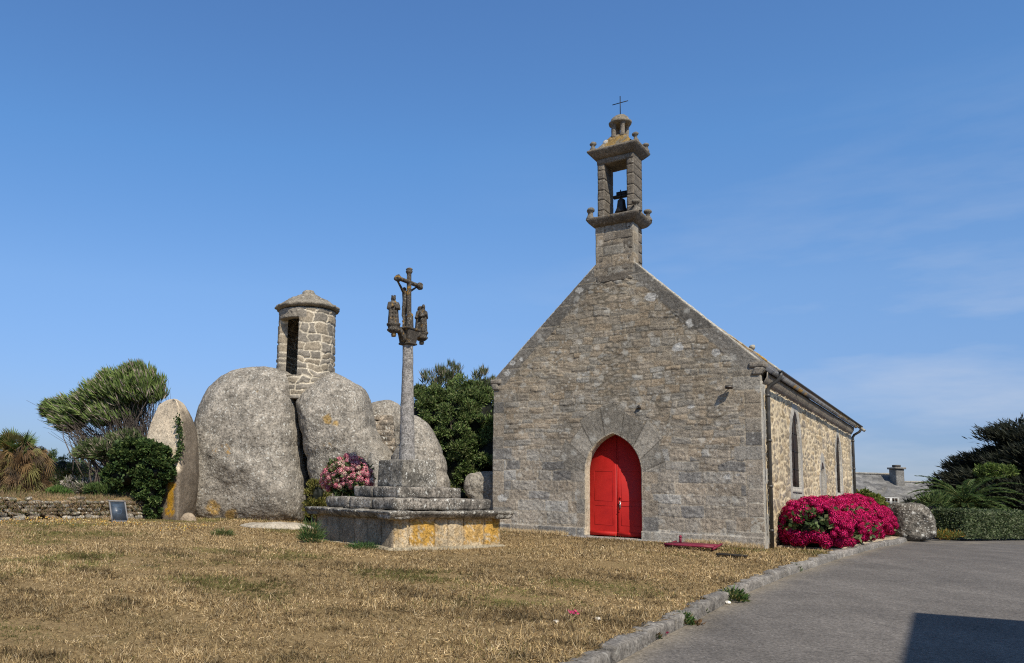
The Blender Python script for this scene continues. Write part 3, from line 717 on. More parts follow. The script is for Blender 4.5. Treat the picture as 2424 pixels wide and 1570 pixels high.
# verge stones of the far gable, patched with orange lichen
for sx_ in (1, -1):
    dirn = norm(ch(sx_ * 3.72, 0, 4.86) - ch(0, 0, RZ)); nn = norm(np.cross(dirn, VV)); nn = nn if nn[2] > 0 else -nn; L_ = np.linalg.norm(ch(3.72, 0, 4.86) - ch(0, 0, RZ)); s = 0.
    rg = np.random.default_rng(6)
    while s < L_:
        l = rg.uniform(.25, .5); cc = A([.44, .27, .07]) if rg.random() < .45 else A([.46, .42, .33]) * rg.uniform(.7, 1.1)
        add_block(b, ch(0, 16.55, RZ) + dirn * (s + l / 2) + nn * .05, (l / 2 - .01, .15, .05), (dirn, VV, nn), .06, .02, .02, 8, cc); s += l
obj('ridge_and_verge', b, M_BELF, chapel)
# gutter and downpipes
b = MB(); th = np.linspace(math.pi, 2 * math.pi, 9); go = A([.052 * np.cos(th), .052 * np.sin(th)]).T; gi = go * .82
prof = np.concatenate([go, gi[::-1]]); V = []
for t_ in (.35, LEN + .15): V += [ch(3.86 + p[0], t_, 4.89 + p[1]) for p in prof]
n_ = len(prof); b.add(V, [(i, (i + 1) % n_, n_ + (i + 1) % n_, n_ + i) for i in range(n_)])
for t_ in (.37, LEN + .13):
    k0 = b.n; b.add([ch(3.86 + p[0], t_, 4.89 + p[1]) for p in go] + [ch(3.86, t_, 4.89)], [(i, i + 1, 9, 9) for i in range(0)] or np.zeros((0, 4), int)); b.F.append(A([(k0 + i, k0 + i + 1, k0 + 9) for i in range(8)]))
obj('gutter', b, M_METAL, chapel)
for t_, sgn in ((.42, 1), (LEN - .05, 1)):
    b = MB(); add_tube(b, [ch(3.86, t_, 4.84), ch(3.86, t_, 4.76), ch(3.80, t_, 4.66), ch(3.62, t_, 4.54), ch(3.57, t_, 4.44), ch(3.57, t_, 4.2), ch(3.57, t_, .55)], .046, 12)
    for zz in (4.3, 3.2, 2.1, 1.05): add_tube(b, [ch(3.57, t_, zz - .03), ch(3.57, t_, zz + .03)], .056, 12)
    obj('downpipe', b, M_METAL, chapel)
b = MB(); add_tube(b, [ch(3.515, .16, 4.5), ch(3.515, .16, 1.0), ch(3.515, .22, .9)], .012, 6); obj('cable', b, M_METAL, chapel)
# door: two leaves set back in the arch
DV = .30
def door_z(x): # height of arch at offset x from centre
    R = 1.06; a = np.abs(x) + (R - DW); return DS + np.sqrt(np.maximum(R * R - a * a, 0))
for sd_, nm in ((-1, 'door_leaf'), (1, 'door_leaf')):
    xs = np.linspace(.006, DW + .03, 14) * sd_; V = []; F = []
    for x in xs:
        zt = float(door_z(min(abs(x), DW - .001))) + .04
        for dv, z in ((DV, .70), (DV, zt), (DV + .05, .70), (DV + .05, zt)): V.append(ch(DC + x, dv, z))
    for i in range(13):
        a_, c_ = i * 4, (i + 1) * 4
        F += [(a_, c_, c_ + 1, a_ + 1), (a_ + 1, c_ + 1, c_ + 3, a_ + 3)]
    F += [(0, 1, 3, 2), (52, 54, 55, 53)]
    b = MB(); b.add(V, F)
    leaf = obj(nm, b, M_RED, chapel)
    b = MB()  # thin beads outline the sunk panels
    def bead(xa, xb, za, zb, d=.006):
        add_block(b, ch(DC + sd_ * (xa + xb) / 2, DV - d / 2 + .001, (za + zb) / 2), (abs(xb - xa) / 2, d / 2, (zb - za) / 2), (UU, VV, ZZ), 9, .0005, 0)
    for (za, zb) in ((.98, 1.50), (1.62, 2.42)):
        xa, xb = .11, DW - .13
        bead(xa, xb, za, za + .007); bead(xa, xb, zb - .007, zb); bead(xa, xa + .007, za + .007, zb - .007); bead(xb - .007, xb, za + .007, zb - .007)
    bead(.012, DW - .01, .70, .81, .022)
    if sd_ > 0: bead(.004, .030, .83, 2.95, .012)
    obj('panel_moulding', b, M_RED, leaf)
    if sd_ > 0:
        b = MB(); add_block(b, ch(DC + .09, DV - .022, 1.52), (.018, .006, .09), (UU, VV, ZZ), 1, .004, 0)
        add_tube(b, [ch(DC + .09, DV - .03, 1.56), ch(DC + .09, DV - .07, 1.54), ch(DC + .09, DV - .07, 1.47), ch(DC + .09, DV - .03, 1.45)], .008, 6)
        add_ball(b, ch(DC + .09, DV - .05, 1.60), .022, 2); obj('handle', b, M_STEEL, leaf)
        b = MB(); add_block(b, ch(DC + .09, DV - .02, 1.72), (.022, .005, .03), (UU, VV, ZZ), 1, .002, 0); obj('lock_plate', b, M_RED, leaf)
        b = MB()
        add_tube(b, [ch(DC + .02, DV - .03, 1.33), ch(DC + .06, DV - .045, 1.38), ch(DC + .11, DV - .04, 1.40)], .009, 6); obj('latch', b, M_RED, leaf)
b = MB(); add_block(b, ch(DC + .3, .03, .62), (1.55, .42, .05), (UU, VV, ZZ), .12, .015, .012, 3, (1, 1, 1)); obj('doorstep', b, M_CONC, chapel)
# solid near-black block filling the inside behind the doorway and the windows
b = MB(); add_block(b, ch(0, 8.4, 2.6), (3.1, 7.7, 1.9), (UU, VV, ZZ), 9, .001, 0, 1, (1, 1, 1)); obj('interior', b, plain('dark infill', (.03, .027, .024), .9), chapel)
# wall lamp on the gable
b = MB(); LP_ = ch(2.83, 0, 4.48); fwd = norm(-VV * .8 + ZZ * -.35 + UU * .3); sid = norm(np.cross(fwd, ZZ)); upv = np.cross(sid, fwd)
add_tube(b, [ch(2.85, .02, 4.52), ch(2.83, -.12, 4.53)], .012, 6); add_block(b, LP_ - VV * .16, (.085, .06, .035), (sid, fwd, upv), .1, .008, 0)
wl_ = obj('wall_lamp', b, M_METAL, chapel)
b = MB(); add_block(b, LP_ - VV * .16 + fwd * .055 - upv * .0, (.07, .01, .026), (sid, fwd, upv), .1, .004, 0); obj('lamp_glass', b, M_GLASS, wl_)
b = MB(); add_block(b, ch(.62, -.03, 4.10), (.075, .05, .05), (UU, VV, ZZ), .03, .02, .02, 12, A([.06, .055, .05]), lambda L, h: np.stack([L[:, 0] * (1 - .45 * (L[:, 2] / h[2] + 1)), L[:, 1], L[:, 2]], 1)); obj('corbel', b, M_BELF, chapel)

# ---- bell turret
BD = .40          # half depth of the turret
def bcol(W): return A([.165, .14, .108]) * (1 + .3 * fbm3(W * 2.5, 3, 7))[:, None]
cv = BD - .02
b = MB(); zc = 7.55
while zc < 9.18:
    hh = .145; add_block(b, ch(-.015, cv, zc + hh), (.505, BD - .012, hh - .006), (UU, VV, ZZ), .06, .012, .012, 6, lambda W, s=zc: bcol(W) * (.85 + .35 * (math.sin(s * 37) ** 2))); zc += 2 * hh
base_ = obj('turret_base', b, M_BELF, chapel)
b = MB()
def cornice(b, z0_, z1_, w0, w1, dd0, dd1, p=.6):
    def fn(L, h):
        k = (L[:, 2] + h[2]) / (2 * h[2]); k = np.clip(k * 1.25, 0, 1) ** p
        return np.stack([L[:, 0] * (w0 + (w1 - w0) * k) / h[0], L[:, 1] * (dd0 + (dd1 - dd0) * k) / h[1], L[:, 2]], 1)
    add_block(b, ch(-.01, cv, (z0_ + z1_) / 2), ((w0 + w1) / 2, (dd0 + dd1) / 2, (z1_ - z0_) / 2), (UU, VV, ZZ), .05, .012, .018, 6, bcol, fn)
cornice(b, 9.16, 9.40, .52, .72, BD + .01, BD + .20)
obj('lower_cornice', b, M_BELF, base_)
def knob(b, p, s=1.):
    add_lathe(b, A([(0, 0), (.11, 0), (.11, .05), (.075, .11), (.055, .17), (.06, .21), (.10, .24), (.115, .275), (.10, .31), (.05, .34), (0, .345)]) * s, p, 14, A([.17, .15, .12]), .05, 9)
for (x, v_) in ((-.62, cv - BD - .08), (.62, cv - BD - .06), (.62, cv + BD + .08), (-.62, cv + BD + .08)):
    b = MB(); knob(b, ch(x, v_, 9.38)); obj('finial', b, M_BELF, base_)
for x in (-.285, .43):
    hw = .17 if x < 0 else .095
    b = MB(); zc = 9.38; k = 0
    x = -.385 if x < 0 else .425; hw = .095
    while zc < 10.98:
        hh = [.13, .15, .14, .16, .13, .12][k % 6]; hh = min(hh, (11.0 - zc) / 2)
        add_block(b, ch(x, cv, zc + hh), (hw, BD - .05, hh - .0015), (UU, VV, ZZ), .05, .007, .012, 7, lambda W, k=k: bcol(W) * (.92 + .05 * (k * 3 % 4))); zc += 2 * hh; k += 1
        if hh < .03: break
    obj('turret_pier', b, M_BELF, chapel)
b = MB(); add_block(b, ch(.01, cv, 11.06), (.505, BD - .04, .09), (UU, VV, ZZ), .06, .012, .012, 6, bcol)
lint = obj('turret_lintel', b, M_BELF, chapel)
b = MB(); cornice(b, 11.13, 11.38, .51, .70, BD - .02, BD + .17, .8); obj('upper_cornice', b, M_BELF, lint)
for (x, v_) in ((-.58, cv - BD - .03), (.60, cv - BD + .0), (.60, cv + BD + .05), (-.58, cv + BD + .05)):
    b = MB(); knob(b, ch(x, v_, 11.36), .85); obj('finial', b, M_BELF, lint)
b = MB()
add_block(b, ch(.02, cv, 11.60), (.55, BD + .06, .24), (UU, VV, ZZ), .06, .02, .05, 7, lambda W: np.where((fbm3(W * 5, 3, 3) > -.25)[:, None], A([.30, .19, .06]), A([.22, .19, .14])), lambda L, h: np.stack([L[:, 0] * (1 - .33 * (L[:, 2] / h[2] + 1)), L[:, 1] * (1 - .33 * (L[:, 2] / h[2] + 1)), L[:, 2]], 1))
add_ball(b, ch(-.28, cv - .25, 11.62), (.09, .09, .08), 2, A([.5, .48, .44]), .04)
crown = obj('turret_cap', b, M_BELF, chapel)
for (x, v_) in ((-.105, -.15), (.145, -.15), (-.105, .15), (.145, .15)):
    b = MB(); add_lathe(b, [(0, 0), (.085, 0), (.08, .06), (.062, .10), (.068, .25), (.062, .36), (.085, .40), (.085, .44), (0, .44)], ch(.02 + x, cv + v_, 11.74), 14, A([.21, .18, .14]), .02, 9); obj('colonnette', b, M_BELF, crown)
b = MB(); add_lathe(b, [(0, 12.14), (.20, 12.13), (.30, 12.17), (.31, 12.22), (.24, 12.27), (.22, 12.34), (.14, 12.42), (0, 12.45)], ch(.04, cv, 0), 24, A([.23, .195, .14]), .035, 7); obj('lantern_dome', b, M_BELF, crown)
b = MB(); q = ch(.05, cv, 12.40)
add_tube(b, [q, q + ZZ * .62], .013, 6); add_tube(b, [q + ZZ * .42 - UU * .22, q + ZZ * .42 + UU * .22], .012, 6); obj('iron_cross', b, M_BLACK, chapel)
# bell hanging in the turret
bell = thing('bell', 'small dark bronze bell hanging in the open turret above the gable', 'bell', ch(.13, cv, 9.5))
b = MB(); add_lathe(b, [(.0, 9.50), (.15, 9.47), (.188, 9.46), (.165, 9.52), (.125, 9.62), (.108, 9.75), (.10, 9.83), (.06, 9.87), (0, 9.88)], ch(.06, cv, .12), 28); obj('bell_body', b, M_BELL, bell, smooth=True)
b = MB(); add_block(b, ch(.06, cv, 10.07), (.22, .05, .045), (UU, VV, ZZ), .1, .01, .005); add_block(b, ch(.08, cv, 10.15), (.15, .045, .055), (UU, VV, ZZ), .1, .01, .005); add_tube(b, [ch(.06, cv - .06, 9.98), ch(.06, cv - .06, 10.24)], .014, 6); obj('yoke', b, M_BLACK, bell)
b = MB(); add_tube(b, [ch(.06, cv, 9.85), ch(.06, cv, 9.55)], .012, 6); add_ball(b, ch(.06, cv, 9.55), .03, 2); obj('clapper', b, M_BLACK, bell)

# ------------------------------------------------------------------ boulders
def boulder(outline, cen, Y, depth, k=2.6, yoff=0., sub=6, n1=.16, n2=.03, seed=0, fn=None, colfn=None, flat=0.):
    """outline: image points round the silhouette, laid on the plane Y; cen: image point inside it; depth: half thickness (m)"""
    c = at(*cen, Y); P = A([at(x, y, Y) for x, y in outline]); q = P - c
    ang = np.arctan2(q[:, 2], q[:, 0]); R = np.hypot(q[:, 0], q[:, 2]); o = np.argsort(ang); ang, R = ang[o], R[o]
    ang = np.concatenate([ang - 2 * np.pi, ang, ang + 2 * np.pi]); R = np.concatenate([R, R, R])
    ta = np.linspace(-np.pi, np.pi, 721); tr_ = np.interp(ta, ang, R); kk = np.hanning(15); kk /= kk.sum(); tr_ = np.convolve(np.concatenate([tr_[-8:-1], tr_, tr_[1:8]]), kk, 'valid')
    V, F = ico(sub); a = np.hypot(V[:, 0], V[:, 2]); b_ = np.abs(V[:, 1]); s = 1 / (a ** k + b_ ** k) ** (1 / k)
    ph = np.arctan2(V[:, 2], V[:, 0]); Rr = np.interp(ph, ta, tr_)
    W = np.stack([c[0] + np.cos(ph) * Rr * a * s, Y + yoff + np.sign(V[:, 1]) * b_ * s * depth, c[2] + np.sin(ph) * Rr * a * s], 1)
    N = norm_rows(W - c)
    fade = (1 - a * s) * .8 + .2
    W = W + N * (fbm3(W * .8, 4, seed) * n1 * fade + fbm3(W * 5, 4, seed + 9, .6) * n2)[:, None]
    if fn is not None: W = fn(W)
    return W, F
def norm_rows(a): return a / np.maximum(np.linalg.norm(a, axis=1, keepdims=True), 1e-9)
def rock(name, label, outline, cen, Y, depth, mat=None, cat='boulder', parent=None, stains=(), group=None, **kw):
    W, F = boulder(outline, cen, Y, depth, **kw); b = MB()
    c = np.tile(A([.285, .252, .203]), (len(W), 1)) * (1 + .45 * fbm3(W * .8, 4, 61))[:, None]
    zr = W[:, 2] - W[:, 2].min(); low = sstep(.75, .15, zr + .5 * fbm3(W * 1.2, 3, 62)) * (fbm3(W * .8, 2, 66) > -.05); c = c * (1 - low[:, None]) + A([.20, .155, .10]) * low[:, None]
    for (ox, oy, ors) in stains:
        oc_ = at(ox, oy, W[:, 1].min() + .3); d_ = np.linalg.norm((W - oc_) * A([1, .4, 1]), axis=1) + .35 * fbm3(W * 4, 4, 63) * ors * 2; k_ = sstep(ors, ors * .6, d_) * .85; c = c * (1 - k_[:, None]) + A([.42, .26, .07]) * k_[:, None]
    b.add(W, F, c)
    if parent is not None: return obj(name, b, mat or M_GRAN, parent, smooth=True)
    p = W.mean(0); o = obj(name, b, mat or M_GRAN, None, A([p[0], p[1], W[:, 2].min()]), smooth=True)
    return tag(o, label, cat, group)
rock('boulder', 'huge smooth rounded grey granite boulder left of the dark cleft below the turret', [(466, 1240), (463, 1180), (462, 1100), (468, 1040), (480, 985), (492, 950), (505, 925), (530, 900), (560, 882), (600, 873), (640, 873), (675, 880), (695, 890), (703, 910), (706, 950), (710, 1000), (716, 1060), (722, 1110), (732, 1160), (735, 1190), (722, 1235), (600, 1250), (520, 1250)], (595, 1080), 25.4, 1.55, k=3.0, seed=1, n1=.34, sub=7, stains=((505, 1205, .30), (545, 1222, .25), (725, 1210, .15)))
rock('boulder', 'tall grey boulder right of the dark cleft, carrying the right side of the stone turret', [(752, 1245), (749, 1190), (747, 1140), (741, 1090), (728, 1035), (716, 985), (710, 948), (722, 928), (742, 912), (770, 895), (794, 884), (819, 896), (843, 911), (860, 919), (871, 940), (877, 972), (884, 1012), (900, 1045), (925, 1072), (948, 1100), (960, 1160), (960, 1245), (850, 1255)], (822, 1075), 25.6, 1.5, k=3.2, seed=19, n1=.30, n2=.04, sub=7, stains=((778, 992, .22), (800, 1005, .16)))
rock('boulder', 'domed grey boulder rising behind the cross shaft beside the dark green shrub', [(950, 1245), (948, 1150), (950, 1050), (955, 1000), (968, 983), (990, 986), (1010, 1000), (1032, 1036), (1046, 1075), (1056, 1120), (1064, 1160), (1070, 1245), (1010, 1255)], (1000, 1110), 24.6, 1.1, k=2.7, seed=23, n1=.14)
rock('boulder', 'weathered boulder at the top of the rock-cut steps', [(875, 1010), (874, 975), (880, 955), (900, 950), (925, 948), (945, 958), (957, 985), (962, 1030), (955, 1090), (910, 1090), (880, 1050)], (915, 1020), 28.0, 1.0, k=2.4, seed=31, n1=.12, sub=5)
# split standing stone: fresh pale face, dark weathered side
M_SPLIT = stone('split granite', attr=True, grain=30, contrast=.5, white=.12, bump=.6, wsc=12)
rows = [(1236, 372, 420, 453), (1200, 368, 421, 458), (1160, 358, 422, 462), (1120, 348, 424, 465), (1080, 343, 425, 466), (1050, 343, 426, 465), (1020, 348, 427, 462), (995, 355, 427, 456), (970, 368, 424, 447), (955, 376, 420, 440), (948, 386, 417, 434), (944, 394, 413, 428)]
ry = A([r[0] for r in rows], float); yy = np.linspace(1236, 944, 70); NS = 64; V = []; 
for i, y_ in enumerate(yy):
    f = (1236 - y_) / 292; lean = .55 * f ** 1.3; top = max(0, (f - .75) / .25)
    xl, xc, xr = [np.interp(-y_, -ry, A([r[j] for r in rows], float)) for j in (1, 2, 3)]
    yl, yc, yr, yb = 22.75 + lean, 22.15 + lean, 23.35 + .2 * lean, 24.0
    pl_, pc_, pr_ = at(xl, y_, yl), at(xc, y_, yc), at(xr, y_, yr); z = pc_[2]
    sh = 1 - .75 * top ** 2
    mid = (pl_ + pr_) / 2
    poly = A([[pl_[0], yl], [pc_[0], yc], [pr_[0], yr], [pr_[0] - .10, yr + .5 * sh], [(pl_[0] + pr_[0]) / 2, yr + .7 * sh], [pl_[0] + .08, yl + .9 * sh]])
    sl_ = np.linalg.norm(np.roll(poly, -1, 0) - poly, axis=1); cs = np.concatenate([[0], np.cumsum(sl_)]); tt = np.arange(NS) / NS * cs[-1]; pp_ = np.concatenate([poly, poly[:1]])
    q = np.stack([np.interp(tt, cs, pp_[:, 0]), np.interp(tt, cs, pp_[:, 1])], 1)
    for _ in range(2): q = (np.roll(q, 1, 0) + 2 * q + np.roll(q, -1, 0)) / 4
    V.append(np.stack([q[:, 0], q[:, 1], np.full(NS, z)], 1))
V = np.concatenate(V); cen_ = V.mean(0); ny = len(yy)
V = V + norm_rows((V - cen_) * A([1, 1, .2])) * (fbm3(V * 1.6, 4, 5) * .05 + fbm3(V * 9, 3, 6) * .012)[:, None]
F = [(i * NS + k, i * NS + (k + 1) % NS, (i + 1) * NS + (k + 1) % NS, (i + 1) * NS + k) for i in range(ny - 1) for k in range(NS)]
top = V[-NS:].mean(0) + A([0, 0, .02]); V = np.concatenate([V, [top]])
rowi = np.repeat(yy, NS); fx = np.tile(np.arange(NS) / NS, ny)
cx_ = A([at(426, 1000, 22.5)[0]] * len(V)); o_ = fbm3(V * 3.5, 3, 4) * .03
zlow = at(400, 1128, 22.4)[2]
cl_ = np.interp(V[:, 2], A([at(r[2], r[0], 22.15 + .55 * ((1236 - r[0]) / 292) ** 1.3)[2] for r in rows]), A([at(r[2], r[0], 22.15 + .55 * ((1236 - r[0]) / 292) ** 1.3)[0] for r in rows]))
face = sstep(.03, -.03, V[:, 0] - cl_ + o_) * sstep(-.05, .05, V[:, 2] - zlow + .6 * o_ - .5 * (V[:, 0] - cl_ + .3)) * (V[:, 1] < 23.4)
oz = sstep(.22, .12, np.abs(V[:, 0] - at(404, 1180, 22.4)[0]) + 3 * o_) * sstep(.05, -.05, V[:, 2] - at(400, 1142, 22.4)[2] + o_) * sstep(-.05, .05, V[:, 2] - at(400, 1222, 22.4)[2] + 3 * o_) * (fbm3(V * 14, 3, 8) > -.3)
cc = np.outer(face, A([.60, .49, .345])) + np.outer(1 - face, A([.185, .15, .11])); cc = cc * (1 - oz[:, None]) + np.outer(oz, A([.46, .24, .02]))
b = MB(); b.add(V, F, cc); b.F.append(A([((ny - 1) * NS + k, (ny - 1) * NS + (k + 1) % NS, len(V) - 1) for k in range(NS)]))
tag(obj('standing_stone', b, M_SPLIT, None, A([cen_[0], 22.9, .6]), smooth=True), 'split upright boulder with a pale cut face, ivy climbing it and an orange lichen patch', 'standing stone')
b = MB(); fp_ = gnd(652, 1249); add_ball(b, fp_ + ZZ * .0, (.98, .60, .15), 5, noise=.05, nsc=2.5, seed=3); add_ball(b, fp_ + A([.45, .1, 0]), (.6, .5, .13), 4, noise=.04, nsc=3, seed=4)
tag(obj('flat_rock', b, stone('pale flat rock', base=(.42, .36, .27), grain=30, contrast=.5, white=.3, bump=.6), None, fp_, smooth=True), 'flat pale rock slab lying low in the dry grass left of the calvary', 'rock')
rock('rock', 'pale fissured rock half hidden behind the left corner of the chapel', [(1098, 1140), (1104, 1124), (1125, 1116), (1155, 1113), (1180, 1118), (1195, 1150), (1195, 1240), (1150, 1245), (1120, 1235), (1108, 1180)], (1145, 1180), 24.7, .35, cat='rock', k=2.3, sub=5, seed=8, n1=.45, n2=.08, mat=stone('pale fissured rock', base=(.31, .275, .22), grain=18, contrast=.5, white=.3, dark=.4, orange=.15, bump=.9, bsc=2))
rock('boulder', 'grey lichened boulder beside the road at the far end of the crimson hydrangeas', [(2108, 1272), (2104, 1235), (2108, 1205), (2118, 1194), (2140, 1191), (2165, 1191), (2178, 1198), (2190, 1215), (2196, 1245), (2196, 1272), (2160, 1280)], (2155, 1240), 33.5, .9, mat=M_GRAN3, k=4., sub=5, seed=44, n1=.28, n2=.05)
rock('rock', 'small pale stone at the foot of the cleft beside the great left boulder', [(426, 1236), (432, 1222), (446, 1214), (458, 1220), (464, 1236)], (446, 1229), 22.4, .2, cat='rock', k=2.2, sub=4, seed=12, n1=.05, mat=stone('tan rock', base=(.36, .28, .19), grain=20, contrast=.4, bump=.6))
rock('boulder', 'low sloping shoulder of grey rock between the turret boulder and the cross pedestal', [(860, 1245), (866, 1150), (872, 1090), (885, 1062), (905, 1070), (925, 1100), (942, 1130), (955, 1160), (960, 1245)], (905, 1150), 24.6, .9, k=2.5, seed=77, n1=.12, sub=5)
rock('boulder', 'thin upright slab standing deep inside the dark cleft between the two turret boulders', [(726, 1235), (728, 1150), (726, 1080), (731, 1055), (742, 1052), (750, 1080), (754, 1150), (754, 1235)], (740, 1140), 26.6, .25, k=3., seed=91, n1=.06, sub=5)
rock('boulder', 'rounded rock plugging the head of the cleft under the stone turret', [(690, 948), (692, 925), (705, 912), (725, 910), (748, 918), (755, 935), (750, 950), (720, 955)], (722, 932), 25.7, .9, k=2.6, seed=93, n1=.08, sub=5)
# steps cut between the boulders
st = thing('rock_stairs', 'worn stone steps climbing between the boulders behind the cross shaft', 'stairs', at(915, 1180, 26.5)); rg = np.random.default_rng(2)
for k in range(14):
    y_ = 1150 - k * 12.2; Yk = 25.4 + k * .13; p = at(915 - k * .9, y_, Yk)
    b = MB(); add_block(b, p, (.40 + .02 * rg.random(), .30, .10), (norm([1, .1, .04 * rg.normal()]), norm([-.1, 1, 0]), ZZ), .05, .05, .07, 4, A([.33, .27, .20]) * rg.uniform(.8, 1.1), seed=k)
    obj('tread', b, M_GRAN2, st)
# masonry plug filling the cleft under the turret
# ------------------------------------------------------------------ stone turret on the boulders
TC = at(722, 900, 25.6); tz = lambda y: float(at(722, y, 24.7)[2])
TR = .93; ZB, ZTOP = tz(935), tz(727)
turret = thing('lookout_turret', 'round stone sentry turret with a domed cap, perched across two boulders', 'turret', A([TC[0], TC[1], ZB]))
tfw = norm(A([-TC[0], -TC[1], 0]))       # towards the camera
a0 = math.atan2(tfw[1], tfw[0])
DA, DWd = -.76, .47      # door azimuth offset from the camera direction (left), half width in radians
def tdoor(T, Z): return np.maximum(np.abs(T - DA) - DWd, np.maximum(Z - tz(750), tz(888) - Z)) 
def tpat(T, Z):
    X = T * TR; Xr = X + .05 * fbm2(X * 2.5, Z * 2.5, 3, 81); Zr = Z + .05 * fbm2(X * 2.5, Z * 2.5, 3, 82)
    ID, D = courses(Xr + .05 * fbm2(X * 4, Z * 4, 2, 85), Zr, (.17, .36), (.26, .60), 29, z0=ZB - .7, wob=.06); h1 = hsh(ID, 1); h2 = hsh(ID, 2); fine = fbm2(X * 12, Z * 12, 4, 83, .6)
    lin = (Z > tz(751)) & (Z < tz(735)) & (np.abs(T - DA) < DWd + .25); D = np.where(lin, .2, D); ID = np.where(lin, 4, ID)
    jw = .026 + .012 * fbm2(X * 3, Z * 3, 2, 84); prof = sstep(0, 1, (D - jw * .5) / (jw * .5 + .01))
    h = prof * (.02 + .02 * h1) + .016 * fine * (.3 + prof)
    col = A([.25, .22, .175]) * (.78 + .4 * h2)[..., None]; col = np.where((hsh(ID, 4) > .7)[..., None], A([.30, .25, .18]), col)
    mort = A([.56, .49, .37]) * (1 + .15 * fine)[..., None]
    return h, np.clip(mort * (1 - prof)[..., None] + col * prof[..., None], 0, 1)
def tpos(T, Z, h):
    r = TR * (1 + .03 * (ZTOP - Z) / (ZTOP - ZB)) + h; th = a0 + T
    return np.stack([TC[0] + r * np.cos(th), TC[1] + r * np.sin(th), Z], 1)
b = MB(); relief(b, 2 * np.pi, ZTOP - ZB + .12, .024, lambda T, Z: np.minimum(tdoor(T, Z), 1.), tpat, tpos, skirt=.26, x0=-np.pi, z0=ZB - .12)
obj('tower_wall', b, M_TOWER, turret)
b = MB()
r1 = TR * 1.03
def tcap_col(W): return A([.20, .175, .135]) * (1 + .35 * fbm3(W * 3, 3, 5))[:, None]
tc_ = lambda y: float(at(722, y, 25.6)[2])
zl = tz(724); za = tc_(687.5); dz_ = (za - zl)
prof = [(0, zl + .02), (r1 - .05, zl - .01), (r1 + .02, zl), (r1 + .11, zl + .03), (r1 + .14, zl + .08), (r1 + .12, zl + .13), (r1 + .03, zl + .16), (.84, zl + .24), (.82, zl + .28), (.64, zl + .36), (.62, zl + .41), (.44, zl + .47), (.40, zl + .53), (.22, zl + .57), (.20, za - .10), (.15, za - .03), (.08, za - .005), (0, za)]
pr = A(prof); dd = np.concatenate([[0], np.cumsum(np.hypot(*np.diff(pr, axis=0).T))]); tt = np.linspace(0, dd[-1], 46)
pr = np.stack([np.interp(tt, dd, pr[:, 0]), np.interp(tt, dd, pr[:, 1])], 1)
add_lathe(b, pr, A([TC[0], TC[1], 0]), 72, A([.24, .205, .155]), .10, 8, 12)
obj('cap', b, stone('cap stone', base=(.27, .235, .18), grain=24, contrast=.6, white=.35, dark=.35, orange=.1, bump=.7), turret, smooth=True)
# ---- calvary
CC = at(966, 1100, 18.3); CG = A([CC[0], 18.3, .50]); vd = norm(A([CC[0], 18.3, 0]))
e1 = norm(A([vd[0] * .707 - vd[1] * .707, vd[0] * .707 + vd[1] * .707, 0])) * -1    # towards right-front
e1 = norm(A([vd[1], -vd[0], 0]) * .707 - vd * .707); e2 = norm(A([vd[1], -vd[0], 0]) * .707 + vd * .707)   # right-front, right-back
_c, _s = math.cos(-.125), math.sin(-.125)
e1 = A([e1[0] * _c - e1[1] * _s, e1[0] * _s + e1[1] * _c, 0]); e2 = A([e2[0] * _c - e2[1] * _s, e2[0] * _s + e2[1] * _c, 0])
cal = thing('calvary', 'old granite wayside calvary with stepped base, tall shaft and carved figures', 'calvary', CG)
tilt = math.radians(-.85)
def cl(a, b_, z): return CG + e1 * a + e2 * b_ + ZZ * z
S2 = 1.63
b = MB(); rg = np.random.default_rng(8)
add_block(b, cl(0, 0, .28), (S2 - .22, S2 - .22, .35), (e1, e2, ZZ), .3, .02, .01, 3, A([.50, .40, .26]))
blocks = []
orange_ = {('R', 1): .95, ('R', 4): .55, ('R', 5): .95}
for face, (nrm_, tan_) in enumerate(((e1, e2), (-e2, e1), (-e1, e2), (e2, e1))):
    # face 0: right-front, normal e1 ; face 1: left-front, normal -e2
    ws = [.42, .70, .36, .46, .60, .50] if face == 0 else [.45, .55, .62, .50, .52, .42]
    tot = sum(ws); ws = [w * (2 * S2 - .30) / tot for w in ws]; s = -(S2 - .15)
    for k, w in enumerate(ws):
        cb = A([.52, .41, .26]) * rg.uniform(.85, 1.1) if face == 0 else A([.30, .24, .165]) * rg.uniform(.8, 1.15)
        oo = {(0, 1): 1., (0, 0): .45, (0, 2): .35, (0, 3): .3, (0, 4): .8, (0, 5): 1.}.get((face, k), 0)
        cen = cl(0, 0, .33) + nrm_ * (S2 - .26) + tan_ * (s + w / 2)
        def cf(W, cb=cb, oo=oo, cen=cen, w=w, tan_=tan_):
            c = np.tile(cb, (len(W), 1)) * (1 + .25 * fbm3(W * 2.2, 3, 6))[:, None]
            if oo:
                dx = np.abs((W - cen) @ tan_) / (w * .50); dz = np.abs(W[:, 2] - cen[2] - .02) / .26; m = np.maximum(dx, dz) + .35 * fbm3(W * 7, 3, 2)
                k_ = sstep(1.05, .85, m) * oo * (fbm3(W * 20, 2, 5) > (-.35 if oo > .6 else 0)); c = c * (1 - k_[:, None]) + A([.50, .285, .06]) * k_[:, None]
            return c
        add_block(b, cen, (w / 2 - .008, .13, .37), (tan_, nrm_, ZZ), .045, .03, .03, 5, cf, seed=face * 10 + k)
        s += w
    # foundation lip at the foot
    add_block(b, cl(0, 0, -.04) + nrm_ * (S2 - .16), (S2 - .1, .14, .10), (tan_, nrm_, ZZ), .08, .04, .05, 3, A([.36, .30, .20]))
obj('platform', b, M_PLAT, cal); b = MB()
